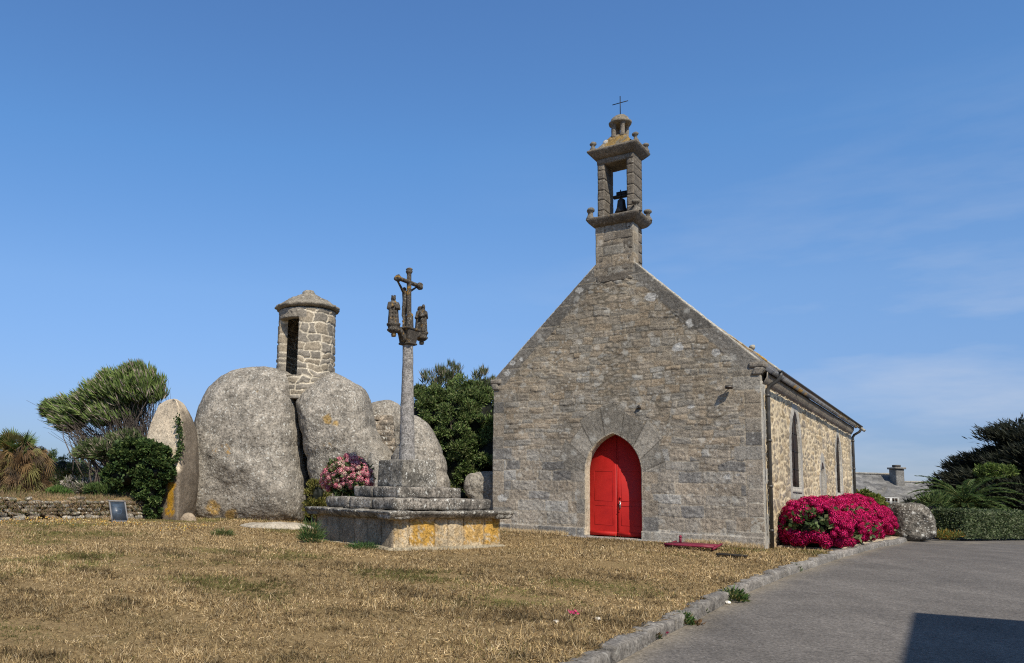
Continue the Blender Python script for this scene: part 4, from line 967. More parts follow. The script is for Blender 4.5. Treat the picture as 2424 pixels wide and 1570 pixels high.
# moulded lip slabs
def lipfn(L, h): k = (L[:, 2] + h[2]) / (2 * h[2]); L = L.copy(); L[:, 1] = np.where(L[:, 1] > 0, L[:, 1] + .16 * (k ** .7 - .5), L[:, 1]); return L
for face, (nrm_, tan_) in enumerate(((e1, e2), (-e2, e1), (-e1, e2), (e2, e1))):
    s = -(S2 + .06); e_ = S2 + .06
    for w in ((1.1, 1.05, 1.23) if face % 2 else (1.25, 1.0, 1.13)):
        w2 = w * (2 * e_) / 3.38
        add_block(b, cl(0, 0, .71 + rg.uniform(-.008, .008)) + nrm_ * (S2 - .20) + tan_ * (s + w2 / 2), (w2 / 2 - .004, .24, .085), (tan_, nrm_, ZZ), .05, .03, .035, 3.2, A([.30, .27, .22]) * rg.uniform(.85, 1.15), lipfn, seed=30 + face)
        s += w2
add_block(b, cl(0, 0, .70), (S2 - .2, S2 - .2, .08), (e1, e2, ZZ), .2, .02, .02, 4, A([.3, .27, .22]))
obj('moulding', b, M_GRAN2, cal)
for (hs_, z0_, z1_) in ((1.345, .80, 1.045), (.885, 1.04, 1.29)):
    b = MB(); s = -hs_
    cuts = [(-hs_, -.1), (-.1, hs_)] if hs_ < 1 else [(-hs_, -.35), (-.35, .5), (.5, hs_)]
    for i_, (a_, c_) in enumerate(cuts):
        add_block(b, cl((a_ + c_) / 2, 0, (z0_ + z1_) / 2), ((c_ - a_) / 2 - .006, hs_, (z1_ - z0_) / 2), (e1, e2, ZZ), .055, .045, .035, 4, A([.27, .235, .19]), seed=50 + i_)
    obj('step', b, M_GRAN2, cal)
b = MB(); add_block(b, cl(0, 0, 1.59), (.485, .485, .315), (e1, e2, ZZ), .05, .045, .03, 4, A([.29, .26, .21]), lambda L, h: np.stack([L[:, 0] * (1 - .03 * L[:, 2] / h[2]), L[:, 1] * (1 - .03 * L[:, 2] / h[2]), L[:, 2]], 1), seed=7); obj('pedestal', b, M_GRAN2, cal)
SX = CG[:2]; zz_ = lambda y: float(at(968, y, 18.3)[2]) - .50
b = MB(); b1, b2 = zz_(1088) - .03, zz_(812)
pr = [(.19, b1 - .03), (.185, b1), (.178, b1 + .25), (.17, b1 + .5), (.166, b1 + .8), (.15, b1 + 1.4), (.133, b1 + 2.0), (.122, b2 + .05), (.0, b2 + .05)]
pr = A(pr); t_ = np.linspace(b1, b2, 30); pr = np.concatenate([np.stack([np.interp(t_, pr[:-1, 1], pr[:-1, 0]), t_], 1), [[0, b2]]])
add_lathe(b, pr, CG, 20, (1, 1, 1), .012, 7); obj('shaft', b, M_SHAFT, cal, smooth=True)
# capital: flares along the arm direction
ARM = VV; ARN = -UU
b = MB(); zc0, zc1 = zz_(818), zz_(781)
def capfn(L, h):
    k = (L[:, 2] + h[2]) / (2 * h[2]); L = L.copy(); f = .62 + .38 * k ** 1.6; L[:, 0] *= f; L[:, 1] *= .8 + .2 * k; return L
add_block(b, CG + ZZ * (zc0 + zc1) / 2, (.25, .17, (zc1 - zc0) / 2), (ARM, ARN, ZZ), .03, .03, .01, 8, (1, 1, 1), capfn)
add_block(b, CG + ZZ * (zc0 + .03), (.165, .165, .028), (ARM, ARN, ZZ), .03, .025, .006, 8); add_block(b, CG + ZZ * (zc1 + .0), (.27, .19, .03), (ARM, ARN, ZZ), .03, .02, .01, 8)
cap_ = obj('capital', b, M_DARKST, cal)
for sgn in (-1, 1):
    b = MB(); t = np.linspace(0, 1, 9)
    pts = [CG + ARM * sgn * (.14 + .36 * x) + ZZ * (zc0 + .10 + (zc1 - zc0 - .12) * math.sin(x * 1.45)) for x in t]
    add_tube(b, pts, .075, 8)
    c0 = CG + ARM * sgn * .585; zk = zc1 + .03
    add_lathe(b, [(0, zk - .30), (.05, zk - .29), (.06, zk - .24), (.05, zk - .215), (.10, zk - .19), (.145, zk - .15), (.15, zk - .12), (.125, zk - .10), (.135, zk - .05), (.16, zk - .02), (.16, zk + .01), (0, zk + .012)], c0, 18, (1, 1, 1), .012, 8)
    obj('bracket', b, M_DARKST, cap_)
def remesh(o, vs, disp=.0):
    m = o.modifiers.new('fuse', 'REMESH'); m.mode = 'VOXEL'; m.voxel_size = vs; m.use_smooth_shade = True
    return o
def caps_(b, p, q, r0, r1, n=8, m=5):
    p, q = A(p), A(q); t = np.linspace(0, 1, m); add_tube(b, [p + (q - p) * x for x in t], [r0 + (r1 - r0) * x for x in t], n); add_ball(b, p, r0, 1); add_ball(b, q, r1, 1)
def robed(b, base, H, fx, fy, seed=0, lean=0., crown_=False, book=False):
    """standing robed figure; fx = its right-left axis, fy = the way it faces"""
    k = H / 1.0; P = lambda x, y, z: base + fx * x * k + fy * y * k + ZZ * z * k
    for z, rx, ry in ((.03, .19, .16), (.14, .18, .15), (.28, .165, .14), (.42, .155, .13), (.54, .16, .125), (.64, .175, .12), (.72, .17, .11), (.77, .11, .09)):
        add_ball(b, P(0, 0, z), (rx * k, ry * k, .085 * k), 2, ax=(fx, fy, ZZ))
    for i in range(9):      # hanging folds
        a_ = i / 9 * 2 * np.pi + seed; caps_(b, P(.15 * math.cos(a_), .12 * math.sin(a_), .50), P(.175 * math.cos(a_ + .1), .15 * math.sin(a_ + .1), .02), .026 * k, .034 * k, 6, 4)
    for s_ in (-1, 1):      # shoulders, upper arms, forearms meeting in front
        caps_(b, P(.15 * s_, 0, .73), P(.20 * s_, .02, .54), .060 * k, .05 * k); caps_(b, P(.20 * s_, .02, .54), P(.05 * s_, .15, .58 + .03 * s_), .048 * k, .034 * k)
        add_ball(b, P(.04 * s_, .165, .60 + .02 * s_), .034 * k, 1)
    caps_(b, P(0, 0, .76), P(0, .01, .84), .05 * k, .05 * k)
    add_ball(b, P(0, .015, .90), (.072 * k, .08 * k, .095 * k), 2, ax=(fx, fy, ZZ)); add_ball(b, P(0, .095, .895), .02 * k, 1); add_ball(b, P(0, .085, .86), .03 * k, 1)
    add_ball(b, P(0, -.02, .90), (.09 * k, .08 * k, .10 * k), 2, ax=(fx, fy, ZZ))
    if crown_:
        for i in range(7): a_ = i / 7 * 2 * np.pi; caps_(b, P(.06 * math.cos(a_), .06 * math.sin(a_), .96), P(.075 * math.cos(a_), .075 * math.sin(a_), 1.01), .022 * k, .018 * k, 6, 2)
    if book:
        add_block(b, P(-.13, .16, .60), (.06 * k, .03 * k, .08 * k), (fx, fy, ZZ), .05, .01, 0); caps_(b, P(.17, .13, .05), P(.16, .14, .56), .02 * k, .024 * k, 6, 4)
fw = norm(-vd)
b = MB(); robed(b, CG - ARM * .60 + ZZ * (zc1 + .03), .66, norm(np.cross(ZZ, fw) * -1 + .3 * fw), norm(fw + norm(np.cross(ZZ, fw)) * .3), 0, crown_=True, book=True); remesh(obj('crowned_saint_figure', b, M_DARKST, cap_, smooth=True), .011)
b = MB(); robed(b, CG + ARM * .585 + ZZ * (zc1 + .03) + UU * .05, .69, ARM, norm(UU - VV * .7), 1.0); robed(b, CG + ARM * .585 + ZZ * (zc1 + .03) - UU * .055, .66, ARM, -UU, 2.2); remesh(obj('paired_saints_figure', b, M_DARKST, cap_, smooth=True), .011)
b = MB(); robed(b, CG + ZZ * (zc1 + .02) - UU * .09 - ARM * .0, .34, ARM, norm(-UU - VV), 1.7); caps_(b, CG + ZZ * (zc1 + .05) + UU * .04, CG + ZZ * (zc1 + .33) + UU * .05, .10, .08); remesh(obj('kneeling_figure', b, M_DARKST, cap_, smooth=True), .011)
# cross
xc = CG + UU * .02; zx0, zx1, zxa = zc1, zz_(646), zz_(669)
b = MB(); add_tube(b, [xc + ZZ * z for z in np.linspace(zx0, zx1, 9)], [.068, .066, .064, .062, .060, .058, .058, .056, .056], 8)
add_lathe(b, [(0, zx1 - .03), (.07, zx1 - .02), (.088, zx1 + .02), (.07, zx1 + .055), (.085, zx1 + .08), (.05, zx1 + .11), (0, zx1 + .12)], xc, 14, (1, 1, 1), .02, 9)
for sgn in (-1, 1):
    add_tube(b, [xc + ZZ * zxa + ARM * sgn * t for t in np.linspace(0, .44, 6)], .052, 8)
    add_ball(b, xc + ZZ * zxa + ARM * sgn * .47, (.085, .085, .085), 2, noise=.03, nsc=14)
    for dz in (-1, 1): add_ball(b, xc + ZZ * (zxa + dz * .055) + ARM * sgn * .44, .042, 1)
cross = obj('cross', b, M_DARKST, cal)
remesh(cross, .012)
b = MB(); f = -UU; q = xc - UU * .115; s_ = ARM
hz = zxa - .16
add_ball(b, q + ZZ * (hz + .0) + f * .02, (.052, .05, .065), 2)
caps_(b, q + ZZ * (hz - .09), q + ZZ * (hz - .30), .070, .058); caps_(b, q + ZZ * (hz - .30), q + ZZ * (hz - .42), .062, .066)
for sg in (-1, 1):
    caps_(b, q + ZZ * (hz - .08) + s_ * sg * .06, q + ZZ * (hz + .03) + s_ * sg * .24 + UU * .03, .036, .028); caps_(b, q + ZZ * (hz + .03) + s_ * sg * .24 + UU * .03, q + ZZ * (zxa - .03) + s_ * sg * .40 + UU * .05, .028, .022); add_ball(b, q + ZZ * (zxa - .0) + s_ * sg * .42 + UU * .06, .03, 1)
    caps_(b, q + ZZ * (hz - .40) + s_ * sg * .035, q + ZZ * (hz - .62) + s_ * sg * .03 + f * .03, .045, .036); caps_(b, q + ZZ * (hz - .62) + s_ * sg * .03 + f * .03, q + ZZ * (hz - .84) + s_ * sg * .018 + UU * .02, .034, .024); caps_(b, q + ZZ * (hz - .84) + s_ * sg * .018 + UU * .02, q + ZZ * (hz - .92) + f * .03 + s_ * sg * .01, .024, .02)
add_ball(b, q + ZZ * (hz - .42), (.075, .07, .05), 2)
remesh(obj('crucified_figure', b, M_DARKST, cross, smooth=True), .010)
cal.rotation_mode = 'AXIS_ANGLE'; cal.rotation_axis_angle = (tilt, vd[0], vd[1], 0)

# ------------------------------------------------------------------ vegetation helpers
def leaves(b, P, D, L, W, col, rg, bend=.0, twist=None):
    """one pointed quad per leaf: P base points, D unit directions, L lengths, W widths"""
    n = len(P); R_ = norm_rows(rg.normal(size=(n, 3))) if twist is None else twist
    S = norm_rows(np.cross(D, R_)); L = np.broadcast_to(L, n)[:, None]; W = np.broadcast_to(W, n)[:, None]; N = np.cross(D, S)
    V = np.stack([P, P + D * L * .5 + S * W * .5 + N * L * bend, P + D * L, P + D * L * .5 - S * W * .5 + N * L * bend], 1).reshape(-1, 3)
    F = np.arange(4 * n).reshape(n, 4); b.add(V, F, np.repeat(col, 4, 0))
def blobpts(rg, c, r, n, nclump=40, spread=.28, shell=.75, up=0.):
    d = norm_rows(rg.normal(size=(nclump, 3))); d[:, 2] = np.where(rg.random(nclump) < up, np.abs(d[:, 2]), d[:, 2])
    rad = shell + (1 - shell) * rg.random(nclump) ** .5 * rg.choice([1, .6], nclump, p=[.8, .2])
    cc = A(c) + d * rad[:, None] * A(r); k = rg.integers(0, nclump, n)
    sz = spread * (.6 + .8 * rg.random(nclump)) * np.mean(r)
    off = norm_rows(rg.normal(size=(n, 3))) * (rg.random(n) ** .5 * sz[k])[:, None] * A([1, 1, .75])
    return cc[k] + off, norm_rows(d[k] * .6 + norm_rows(off) * .8), k, rg.random(nclump)[k]
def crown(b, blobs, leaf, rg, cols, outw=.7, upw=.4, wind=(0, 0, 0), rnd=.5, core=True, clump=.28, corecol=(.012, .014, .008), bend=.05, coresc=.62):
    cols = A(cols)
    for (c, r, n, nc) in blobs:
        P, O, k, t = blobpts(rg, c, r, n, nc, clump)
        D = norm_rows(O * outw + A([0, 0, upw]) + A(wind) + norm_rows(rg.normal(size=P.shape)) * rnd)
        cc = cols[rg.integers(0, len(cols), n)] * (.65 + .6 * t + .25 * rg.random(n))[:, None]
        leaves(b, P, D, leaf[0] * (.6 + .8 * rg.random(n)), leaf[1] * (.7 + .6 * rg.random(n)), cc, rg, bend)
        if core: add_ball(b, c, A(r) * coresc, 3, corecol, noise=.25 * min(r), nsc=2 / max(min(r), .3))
def branchy(b, base, tips, r0, rg, col=(1, 1, 1), sag=.15, n=7):
    for tp in tips:
        tp = A(tp); base = A(base); L = np.linalg.norm(tp - base); t = np.linspace(0, 1, n)[:, None]
        mid = rg.normal(size=3) * L * .10; q = base + (tp - base) * t + mid * np.sin(t * np.pi) + A([0, 0, 1]) * L * sag * np.sin(t * np.pi)
        add_tube(b, q, np.linspace(r0, r0 * .22, n), 6, col)

# ---- wind-blown tamarisk on the left
T0 = at(330, 1150, 26.5); T0[2] = .7
tam = thing('tamarisk_tree', 'wind-blown feathery tamarisk tree leaning left above the dry stone wall', 'tree', T0)
rg = np.random.default_rng(21); b = MB()
def pb(x, y, Y, rx, rz, ry=None): return at(x, y, Y), (rx, ry or rx, rz)
# crown lobes
specs = [(300, 930, 26.5, .95, .62, 5200), (355, 925, 26.2, .52, .55, 3000), (245, 940, 26.7, .75, .52, 3800), (190, 970, 26.9, .75, .46, 3800), (140, 975, 27.0, .52, .36, 2400), (165, 1003, 26.8, .6, .28, 1900), (255, 985, 26.3, .65, .38, 2400), (325, 893, 26.6, .6, .32, 2200), (270, 905, 26.6, .55, .28, 1600), (300, 985, 26.6, .6, .3, 1500)]
tips = []
for (x, y, Y, rx, rz, n) in specs:
    c, r = pb(x, y, Y, rx, rz); P, O, k, t = blobpts(rg, c, r, n, 60, .30, .6)
    dirn = norm(c - (T0 + A([.2, 0, 1.2]))); D = norm_rows(O * .40 + dirn * 1.1 + A([-.42, 0, .10]) + rg.normal(size=P.shape) * .30)
    u_ = rg.random(n); L = .20 + .22 * rg.random(n); g = A([[.15, .21, .05], [.20, .26, .075], [.10, .15, .04]])[rg.integers(0, 3, n)] * (.7 + .5 * t)[:, None]
    g = np.where((u_ > .85)[:, None], A([.42, .34, .27]) * (.7 + .5 * rg.random(n))[:, None], g)
    leaves(b, P, D, L, .030 + .02 * rg.random(n), g, rg, .06)
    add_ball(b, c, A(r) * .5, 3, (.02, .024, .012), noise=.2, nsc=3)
    for q in range(7): tips.append(c + norm_rows(rg.normal(size=(1, 3)))[0] * A(r) * .85)
obj('foliage', b, M_LEAF, tam)
b = MB(); branchy(b, T0, tips, .034, rg, sag=-.06)
for i in range(520):
    q = tips[rg.integers(0, len(tips))]; c = T0 + A([rg.normal() * .5, rg.normal() * .3, .9 + rg.random() * .5]); e_ = q + rg.normal(size=3) * .35; e_[2] -= .25
    t = np.linspace(0, 1, 5)[:, None]; add_tube(b, c * (1 - t) + e_ * t + rg.normal(size=3) * .15 * np.sin(t * np.pi), [.014, .012, .010, .007, .004], 4, caps=False)
obj('branches', b, M_BARK, tam)
# second low tamarisk bush just below it
def bush(name, label, cat, cpx, Y, rads, n, leaf, cols, seed, up=.4, wind=(0, 0, 0), group=None, nc=60, outw=.7, rnd=.5, stems=True, clump=.28, coresc=.6):
    rg = np.random.default_rng(seed); bl = []
    for (x, y, rx, ry, rz, f) in rads: bl.append((at(x, y, Y), (rx, ry, rz), int(n * f), max(8, int(nc * f))))
    c0 = np.mean([q[0] for q in bl], 0); c0 = A([c0[0], c0[1], gz(c0[1])])
    root = thing(name, label, cat, c0, group); b = MB(); crown(b, bl, leaf, rg, cols, outw, up, wind, rnd, clump=clump, coresc=coresc); obj('foliage', b, M_LEAF, root)
    if stems:
        b = MB(); branchy(b, c0, [q[0] + norm_rows(rg.normal(size=(1, 3)))[0] * A(q[1]) * .5 for q in bl for _ in range(3)], .05, rg); obj('stems', b, M_BARK, root)
    return root
G1 = [[.10, .14, .045], [.13, .17, .06], [.075, .105, .035]]
GD = [[.048, .085, .024], [.07, .11, .03], [.032, .06, .018], [.10, .13, .038]]
bush('tamarisk_bush', 'low grey-green tamarisk bush under the larger wind-blown tree', 'bush', None, 25.0, [(250, 1065, .85, .6, .32, .5), (300, 1050, .6, .5, .30, .3), (215, 1075, .5, .4, .22, .2)], 5200, (.22, .03), G1 + [[.36, .30, .22]], 31, .35, (-.5, 0, .4))
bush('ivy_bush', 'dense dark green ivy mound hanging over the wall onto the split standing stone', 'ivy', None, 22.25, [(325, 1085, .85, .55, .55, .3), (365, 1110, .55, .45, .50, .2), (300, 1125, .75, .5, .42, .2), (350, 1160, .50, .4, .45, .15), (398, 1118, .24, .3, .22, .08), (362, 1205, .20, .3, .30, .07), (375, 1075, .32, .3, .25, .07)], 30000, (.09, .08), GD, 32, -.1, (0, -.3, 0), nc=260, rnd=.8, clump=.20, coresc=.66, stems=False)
# ivy strand up the split stone
rg = np.random.default_rng(3); b = MB(); ln = [at(x, y, 22.15 + .55 * ((1236 - y) / 292) ** 1.3 - .06) for x, y in ((420, 985), (424, 1010), (428, 1040), (426, 1065), (418, 1085), (405, 1095))]
ln = A(ln); t = rg.random(420) * 4.99; i0 = t.astype(int); P = ln[i0] * (1 - (t - i0))[:, None] + ln[i0 + 1] * (t - i0)[:, None] + rg.normal(size=(420, 3)) * A([.055, .03, .05])
leaves(b, P, norm_rows(rg.normal(size=P.shape) + A([0, -.6, -.4])), .075, .065, A(GD)[rg.integers(0, 4, 420)], rg)
add_tube(b, ln + A([0, .12, 0]), .015, 5, (.06, .05, .03))
tag(obj('ivy_strand', b, M_LEAF, None, ln[-1]), 'thin ivy strand climbing the ridge of the split pale standing stone', 'ivy')
# shrub behind the chapel corner
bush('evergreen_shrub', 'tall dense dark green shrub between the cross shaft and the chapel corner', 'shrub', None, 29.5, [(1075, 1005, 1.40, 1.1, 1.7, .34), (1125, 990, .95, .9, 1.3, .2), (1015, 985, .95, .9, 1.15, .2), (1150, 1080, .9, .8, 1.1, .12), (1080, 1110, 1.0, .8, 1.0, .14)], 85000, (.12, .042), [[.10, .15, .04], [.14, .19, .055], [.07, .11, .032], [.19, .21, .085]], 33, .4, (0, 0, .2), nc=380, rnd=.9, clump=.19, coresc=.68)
bush('evergreen_shrub', 'feathery upper sprays of a grey-tipped shrub left of the chapel eaves', 'shrub', None, 30.2, [(1040, 900, .55, .5, .35, .3), (1065, 888, .4, .4, .30, .2), (1145, 905, .3, .3, .42, .25), (1000, 935, .5, .4, .25, .25)], 2600, (.26, .03), [[.12, .15, .06], [.30, .26, .2], [.09, .11, .045]], 34, .9, (.1, 0, .6), nc=60, clump=.35, coresc=.3)
bush('grassy_bush', 'small yellow-green bush at the foot of the cleft left of the pink hydrangea', 'bush', None, 23.6, [(752, 1175, .33, .3, .5, .6), (745, 1205, .3, .3, .3, .4)], 3200, (.09, .035), [[.16, .15, .035], [.20, .17, .05], [.11, .12, .03]], 35, .6, nc=60, clump=.3)
bush('grassy_bush', 'low green scrub at the foot of the evergreen behind the calvary steps', 'bush', None, 26.3, [(1085, 1180, .5, .3, .35, .6), (1060, 1190, .4, .3, .3, .4)], 2600, (.12, .03), [[.13, .15, .04], [.18, .16, .06], [.09, .12, .03]], 36, .7, nc=40, clump=.35)
bush('laurel_bush', 'rounded yellow-green bush in front of the far slate-roofed house', 'bush', None, 40., [(2046, 1187, .55, .6, .48, .6), (2070, 1199, .42, .5, .33, .4)], 5200, (.14, .09), [[.15, .17, .035], [.11, .14, .03], [.20, .20, .05]], 37, .4, nc=110, clump=.26, coresc=.7)
for i, (x, y, Y, rx, rz, lab) in enumerate(((150, 1105, 29, .9, .38, 'grey-green scrub bush behind the wall between the fan palm and tamarisk'), (95, 1085, 31, .7, .45, 'dark scrub bush directly behind the fan palm'), (190, 1150, 25.5, .65, .22, 'pale flowering scrub under the low tamarisk'), (140, 1170, 23.5, .35, .15, 'small green clump on top of the dry stone wall'), (240, 1165, 23.4, .6, .2, 'dark green clump left of the ivy on the wall'))):
    bush('scrub_bush', lab, 'bush', None, Y, [(x, y, rx, rx * .6, rz, .6), (x + 14, y + 14, rx * .8, rx * .5, rz * .8, .4)], 3400, (.13, .03), [G1 + [[.3, .25, .2]], GD, [[.45, .40, .36], [.10, .13, .05], [.3, .27, .2]], [[.09, .16, .035], [.12, .18, .05]], [[.07, .12, .03], [.10, .14, .04]]][i], 40 + i, .6, (-.2, 0, .2), nc=40, clump=.38, stems=False)
bush('coastal_scrub', 'far low scrub seen between the boulders and the tamarisk', 'scrub', None, 48, [(300, 1140, 3.0, 1., .9, .4), (200, 1135, 3.0, 1., 1.0, .3), (60, 1135, 3, 1, 1.3, .3)], 9000, (.3, .08), G1 + [[.2, .17, .12]], 48, .6, nc=120, clump=.22, coresc=.8)

# ---- hydrangeas
def head_mesh(cols, seed):
    rg = np.random.default_rng(seed); b = MB(); n = 105; i = np.arange(n) + .5; z = 1 - 1.72 * i / n; th = i * 2.39996; r = np.sqrt(np.maximum(1 - z * z, 0))
    D = np.stack([r * np.cos(th), r * np.sin(th), z], 1); D = norm_rows(D + rg.normal(size=D.shape) * .06); P = D * A([.115, .115, .092]) * (1 + .05 * rg.normal(size=(n, 1)) + .16 * fbm3(D * 1.6 + seed, 2, 9)[:, None])
    cc = A(cols)[rg.integers(0, len(cols), n)] * (.55 + .75 * rg.random(n))[:, None]
    for q in range(2):     # two crossed lozenges = four petals
        T = norm_rows(np.cross(D, rg.normal(size=D.shape))); S = np.cross(D, T); s = .0225; tl = D * .010
        V = np.stack([P - T * s, P + S * s * .55 + tl, P + T * s, P - S * s * .55 + tl], 1).reshape(-1, 3); b.add(V + np.repeat(D * .004 * q, 4, 0), np.arange(4 * n).reshape(n, 4), np.repeat(cc, 4, 0))
    add_ball(b, (0, 0, 0), (.088, .088, .068), 2, A(cols[0]) * .22)
    V, F, c = b.arrays(); me = mesh_from('flower_head', V, F, c); me.materials.append(M_PETAL); return me
CRIM = [head_mesh([[.60, .012, .115], [.70, .025, .17], [.46, .008, .075]], s) for s in (1, 2, 3)]
PINK = [head_mesh([[.80, .30, .34], [.85, .52, .48], [.72, .20, .27]], 4), head_mesh([[.80, .55, .45], [.78, .64, .48], [.74, .36, .34]], 5), head_mesh([[.70, .18, .25], [.76, .28, .32]], 6)]
BLUE = [head_mesh([[.12, .13, .20], [.20, .16, .22]], 7)]
def hydrangea(label, cen, rad, nh, heads, seed, group=None, wts=None, hs=1., camside=True, lf=2600):
    rg = np.random.default_rng(seed); cen = A(cen); base = A([cen[0], cen[1], gz(cen[1])]); root = thing('hydrangea_bush', label, 'hydrangea', base, group); rad = A(rad)
    b = MB(); P, O, k, t = blobpts(rg, cen, rad * .96, lf, 90, .2, .82); P = P[P[:, 2] > base[2] + .02]; n = len(P); t = t[:n]
    D = norm_rows(O[:n] * .8 + A([0, 0, .2]) + rg.normal(size=(n, 3)) * .5)
    leaves(b, P, D, .10 + .05 * rg.random(n), .065 + .03 * rg.random(n), A([[.07, .11, .035], [.12, .16, .055], [.19, .20, .085], [.04, .065, .02]])[rg.integers(0, 4, n)], rg, .08)
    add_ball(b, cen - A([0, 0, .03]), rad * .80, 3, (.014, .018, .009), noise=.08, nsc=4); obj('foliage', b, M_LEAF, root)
    b = MB(); branchy(b, base, [cen + norm_rows(rg.normal(size=(1, 3)))[0] * rad * .6 for _ in range(12)], .015, rg, (.10, .08, .05)); obj('stems', b, M_BARK, root)
    pts = []; tries = 0
    while len(pts) < nh and tries < 9000:
        tries += 1; d = norm_rows(rg.normal(size=(1, 3)))[0]
        p0_ = cen + d * rad
        if d[2] < -.55 or (d[2] < -.15 and rg.random() < .55) or (camside and d @ norm(A([-.2, -1, 0])) < -.35 and d[2] < .75): continue
        p = cen + d * rad * (.90 + .12 * rg.random() + .30 * (vn3((p0_ * 2.2)[None], 8)[0] - .35) + .07 * math.sin(7 * d[0] + seed) * math.cos(5 * d[2]))
        if p[2] < base[2] + .12: continue
        if vn3((p * 2.6)[None], 3)[0] < .31: continue
        if all(np.linalg.norm(p - q) > .118 * hs for q, _ in pts): pts.append((p, d))
    for p, d in pts:
        hm = heads[rg.choice(len(heads), p=wts)] ; o = bpy.data.objects.new('flower_head', hm); C.objects.link(o); o.parent = root; o.location = p - base
        o.rotation_mode = 'QUATERNION'; o.rotation_quaternion = Vector(norm(d + A([0, 0, .5]))).to_track_quat('Z', 'Y'); s_ = rg.uniform(.68, 1.2) * hs; o.scale = (s_, s_, s_ * rg.uniform(.85, 1.05))
    return root
g_ = 'crimson hydrangeas along the chapel side wall'
for i, (v_, u_, rx, ry, rz, nh, lab) in enumerate(((1.75, .72, .68, .85, .62, 125, 'crimson hydrangea bush nearest the chapel corner downpipe'), (3.6, .80, .70, 1.0, .68, 125, 'second crimson hydrangea bush from the chapel corner, under the first lancet window'), (5.9, .78, .66, 1.2, .62, 125, 'third crimson hydrangea bush from the chapel corner, before the blocked doorway'), (8.4, .70, .62, 1.3, .66, 125, 'fourth crimson hydrangea bush, beyond the blocked doorway of the side wall'), (11.0, .62, .60, 1.4, .74, 125, 'fifth crimson hydrangea bush, under the far lancet window'), (13.9, .62, .58, 1.5, .60, 125, 'crimson hydrangea bush at the far end of the row, nearest the round boulder'))):
    c = ch(3.5 + u_, v_, 0); c[2] = gz(c[1]) + rz * .80
    rad = A([rx, ry, rz]); hydrangea(lab, c, rad, nh, CRIM, 60 + i, g_, hs=.94 + .05 * i)
PC = at(824, 1132, 20.6)
hydrangea('pink and cream hydrangea bush beside the calvary steps', PC, (.60, .46, .52), 92, PINK + BLUE, 71, wts=[.50, .30, .16, .04], hs=.84)
# fallen flower heads
for (px, py, col, lab) in ((1359, 1460, 0, 'crimson hydrangea floret lying in the dry grass near the kerb'), (1567, 1503, 1, 'pink hydrangea floret lying in the gutter against the kerb')):
    p = gnd(px, py, 0 if col == 0 else -.12); rg = np.random.default_rng(px); b = MB(); n = 16
    P = p + rg.normal(size=(n, 3)) * A([.035, .03, .006]) + A([0, 0, .05 if col == 0 else .025]); leaves(b, P, norm_rows(rg.normal(size=(n, 3)) * A([1, 1, .6])), .05, .035, np.tile([.60, .06, .16], (n, 1)), rg); tag(obj('fallen_petals', b, M_PETAL, None, p), lab, 'petals')

# ---- fan palm on the left with its skirt of dead fronds
def fan(b, base, d, L, col, rg, seg=18, spread=1.25, droop=.25, w=.05):
    d = norm(d); side = norm(np.cross(d, A([0, -.9, .25]) + rg.normal(size=3) * .45)); nrm = np.cross(side, d)
    for i in range(seg):
        a_ = (i / (seg - 1) - .5) * 2 * spread; dd = norm(d * math.cos(a_) + side * math.sin(a_)); l = L * (.75 + .25 * math.cos(a_)) * rg.uniform(.85, 1.05)
        s = norm(np.cross(dd, nrm)); m_ = base + dd * l * .55; tip = base + dd * l - A([0, 0, 1]) * l * droop * rg.uniform(.3, 1.2)
        b.add([base - s * .004, m_ - s * w * .5, tip, m_ + s * w * .5], [(0, 1, 2, 3)], A(col) * rg.uniform(.7, 1.25))
FB = at(45, 1180, 24.3); FB[2] = .75
fp = thing('fan_palm', 'squat fan palm with green top leaves and a shaggy skirt of dead brown fronds', 'palm', FB); rg = np.random.default_rng(77)
b = MB(); add_lathe(b, [(.30, -.2), (.34, .2), (.32, .8), (.28, 1.4), (.2, 2.0), (0, 2.1)], FB, 20, (.10, .07, .045), .12, 5); obj('trunk', b, M_BARK, fp)
topc = at(40, 1058, 24.3)
for k in range(30):
    a_ = k * 2.4; el = -.45 + 1.6 * ((k * 7) % 30) / 30; d = A([math.cos(a_) * math.cos(el), math.sin(a_) * math.cos(el), math.sin(el)])
    if k in (3, 7): d = norm(A([-.35 if k == 3 else .35, -.6, .8]))
    b = MB(); c0 = topc + A([0, 0, -.15]); e_ = c0 + d * (.30 + .15 * rg.random()); add_tube(b, [c0, (c0 + e_) / 2 + ZZ * .04, e_], .014, 5, (.13, .13, .05))
    fan(b, e_, norm(d + A([0, -.3, .35])), .56, [[.11, .17, .045], [.15, .20, .06], [.12, .18, .05], [.26, .20, .07]][k % 4], rg, 20, 1.5, .12, .042); obj('frond', b, M_LEAF, fp)
b = MB()
for k in range(330):
    a_ = rg.random() * 2 * np.pi; z = rg.uniform(-.1, 2.0); rr = .35 + .40 * rg.random() * (1.25 - .3 * abs(z - .7)); e_ = A([FB[0] + rr * math.cos(a_), FB[1] + rr * .9 * math.sin(a_), FB[2] + z]); d = norm(A([math.cos(a_), math.sin(a_), rg.uniform(-1.6, .15)]))
    add_tube(b, [A([FB[0], FB[1], FB[2] + z + .3]), e_], .010, 4, (.20, .13, .07), caps=False)
    fan(b, e_, d, rg.uniform(.38, .62), A([[.15, .085, .038], [.24, .15, .065], [.08, .05, .025], [.20, .18, .06], [.05, .034, .02]])[rg.integers(0, 5)], rg, 13, 1.0, .5, .026)
obj('dead_fronds', b, M_LEAF, fp)
b = MB(); n = 1500; rg = np.random.default_rng(78)
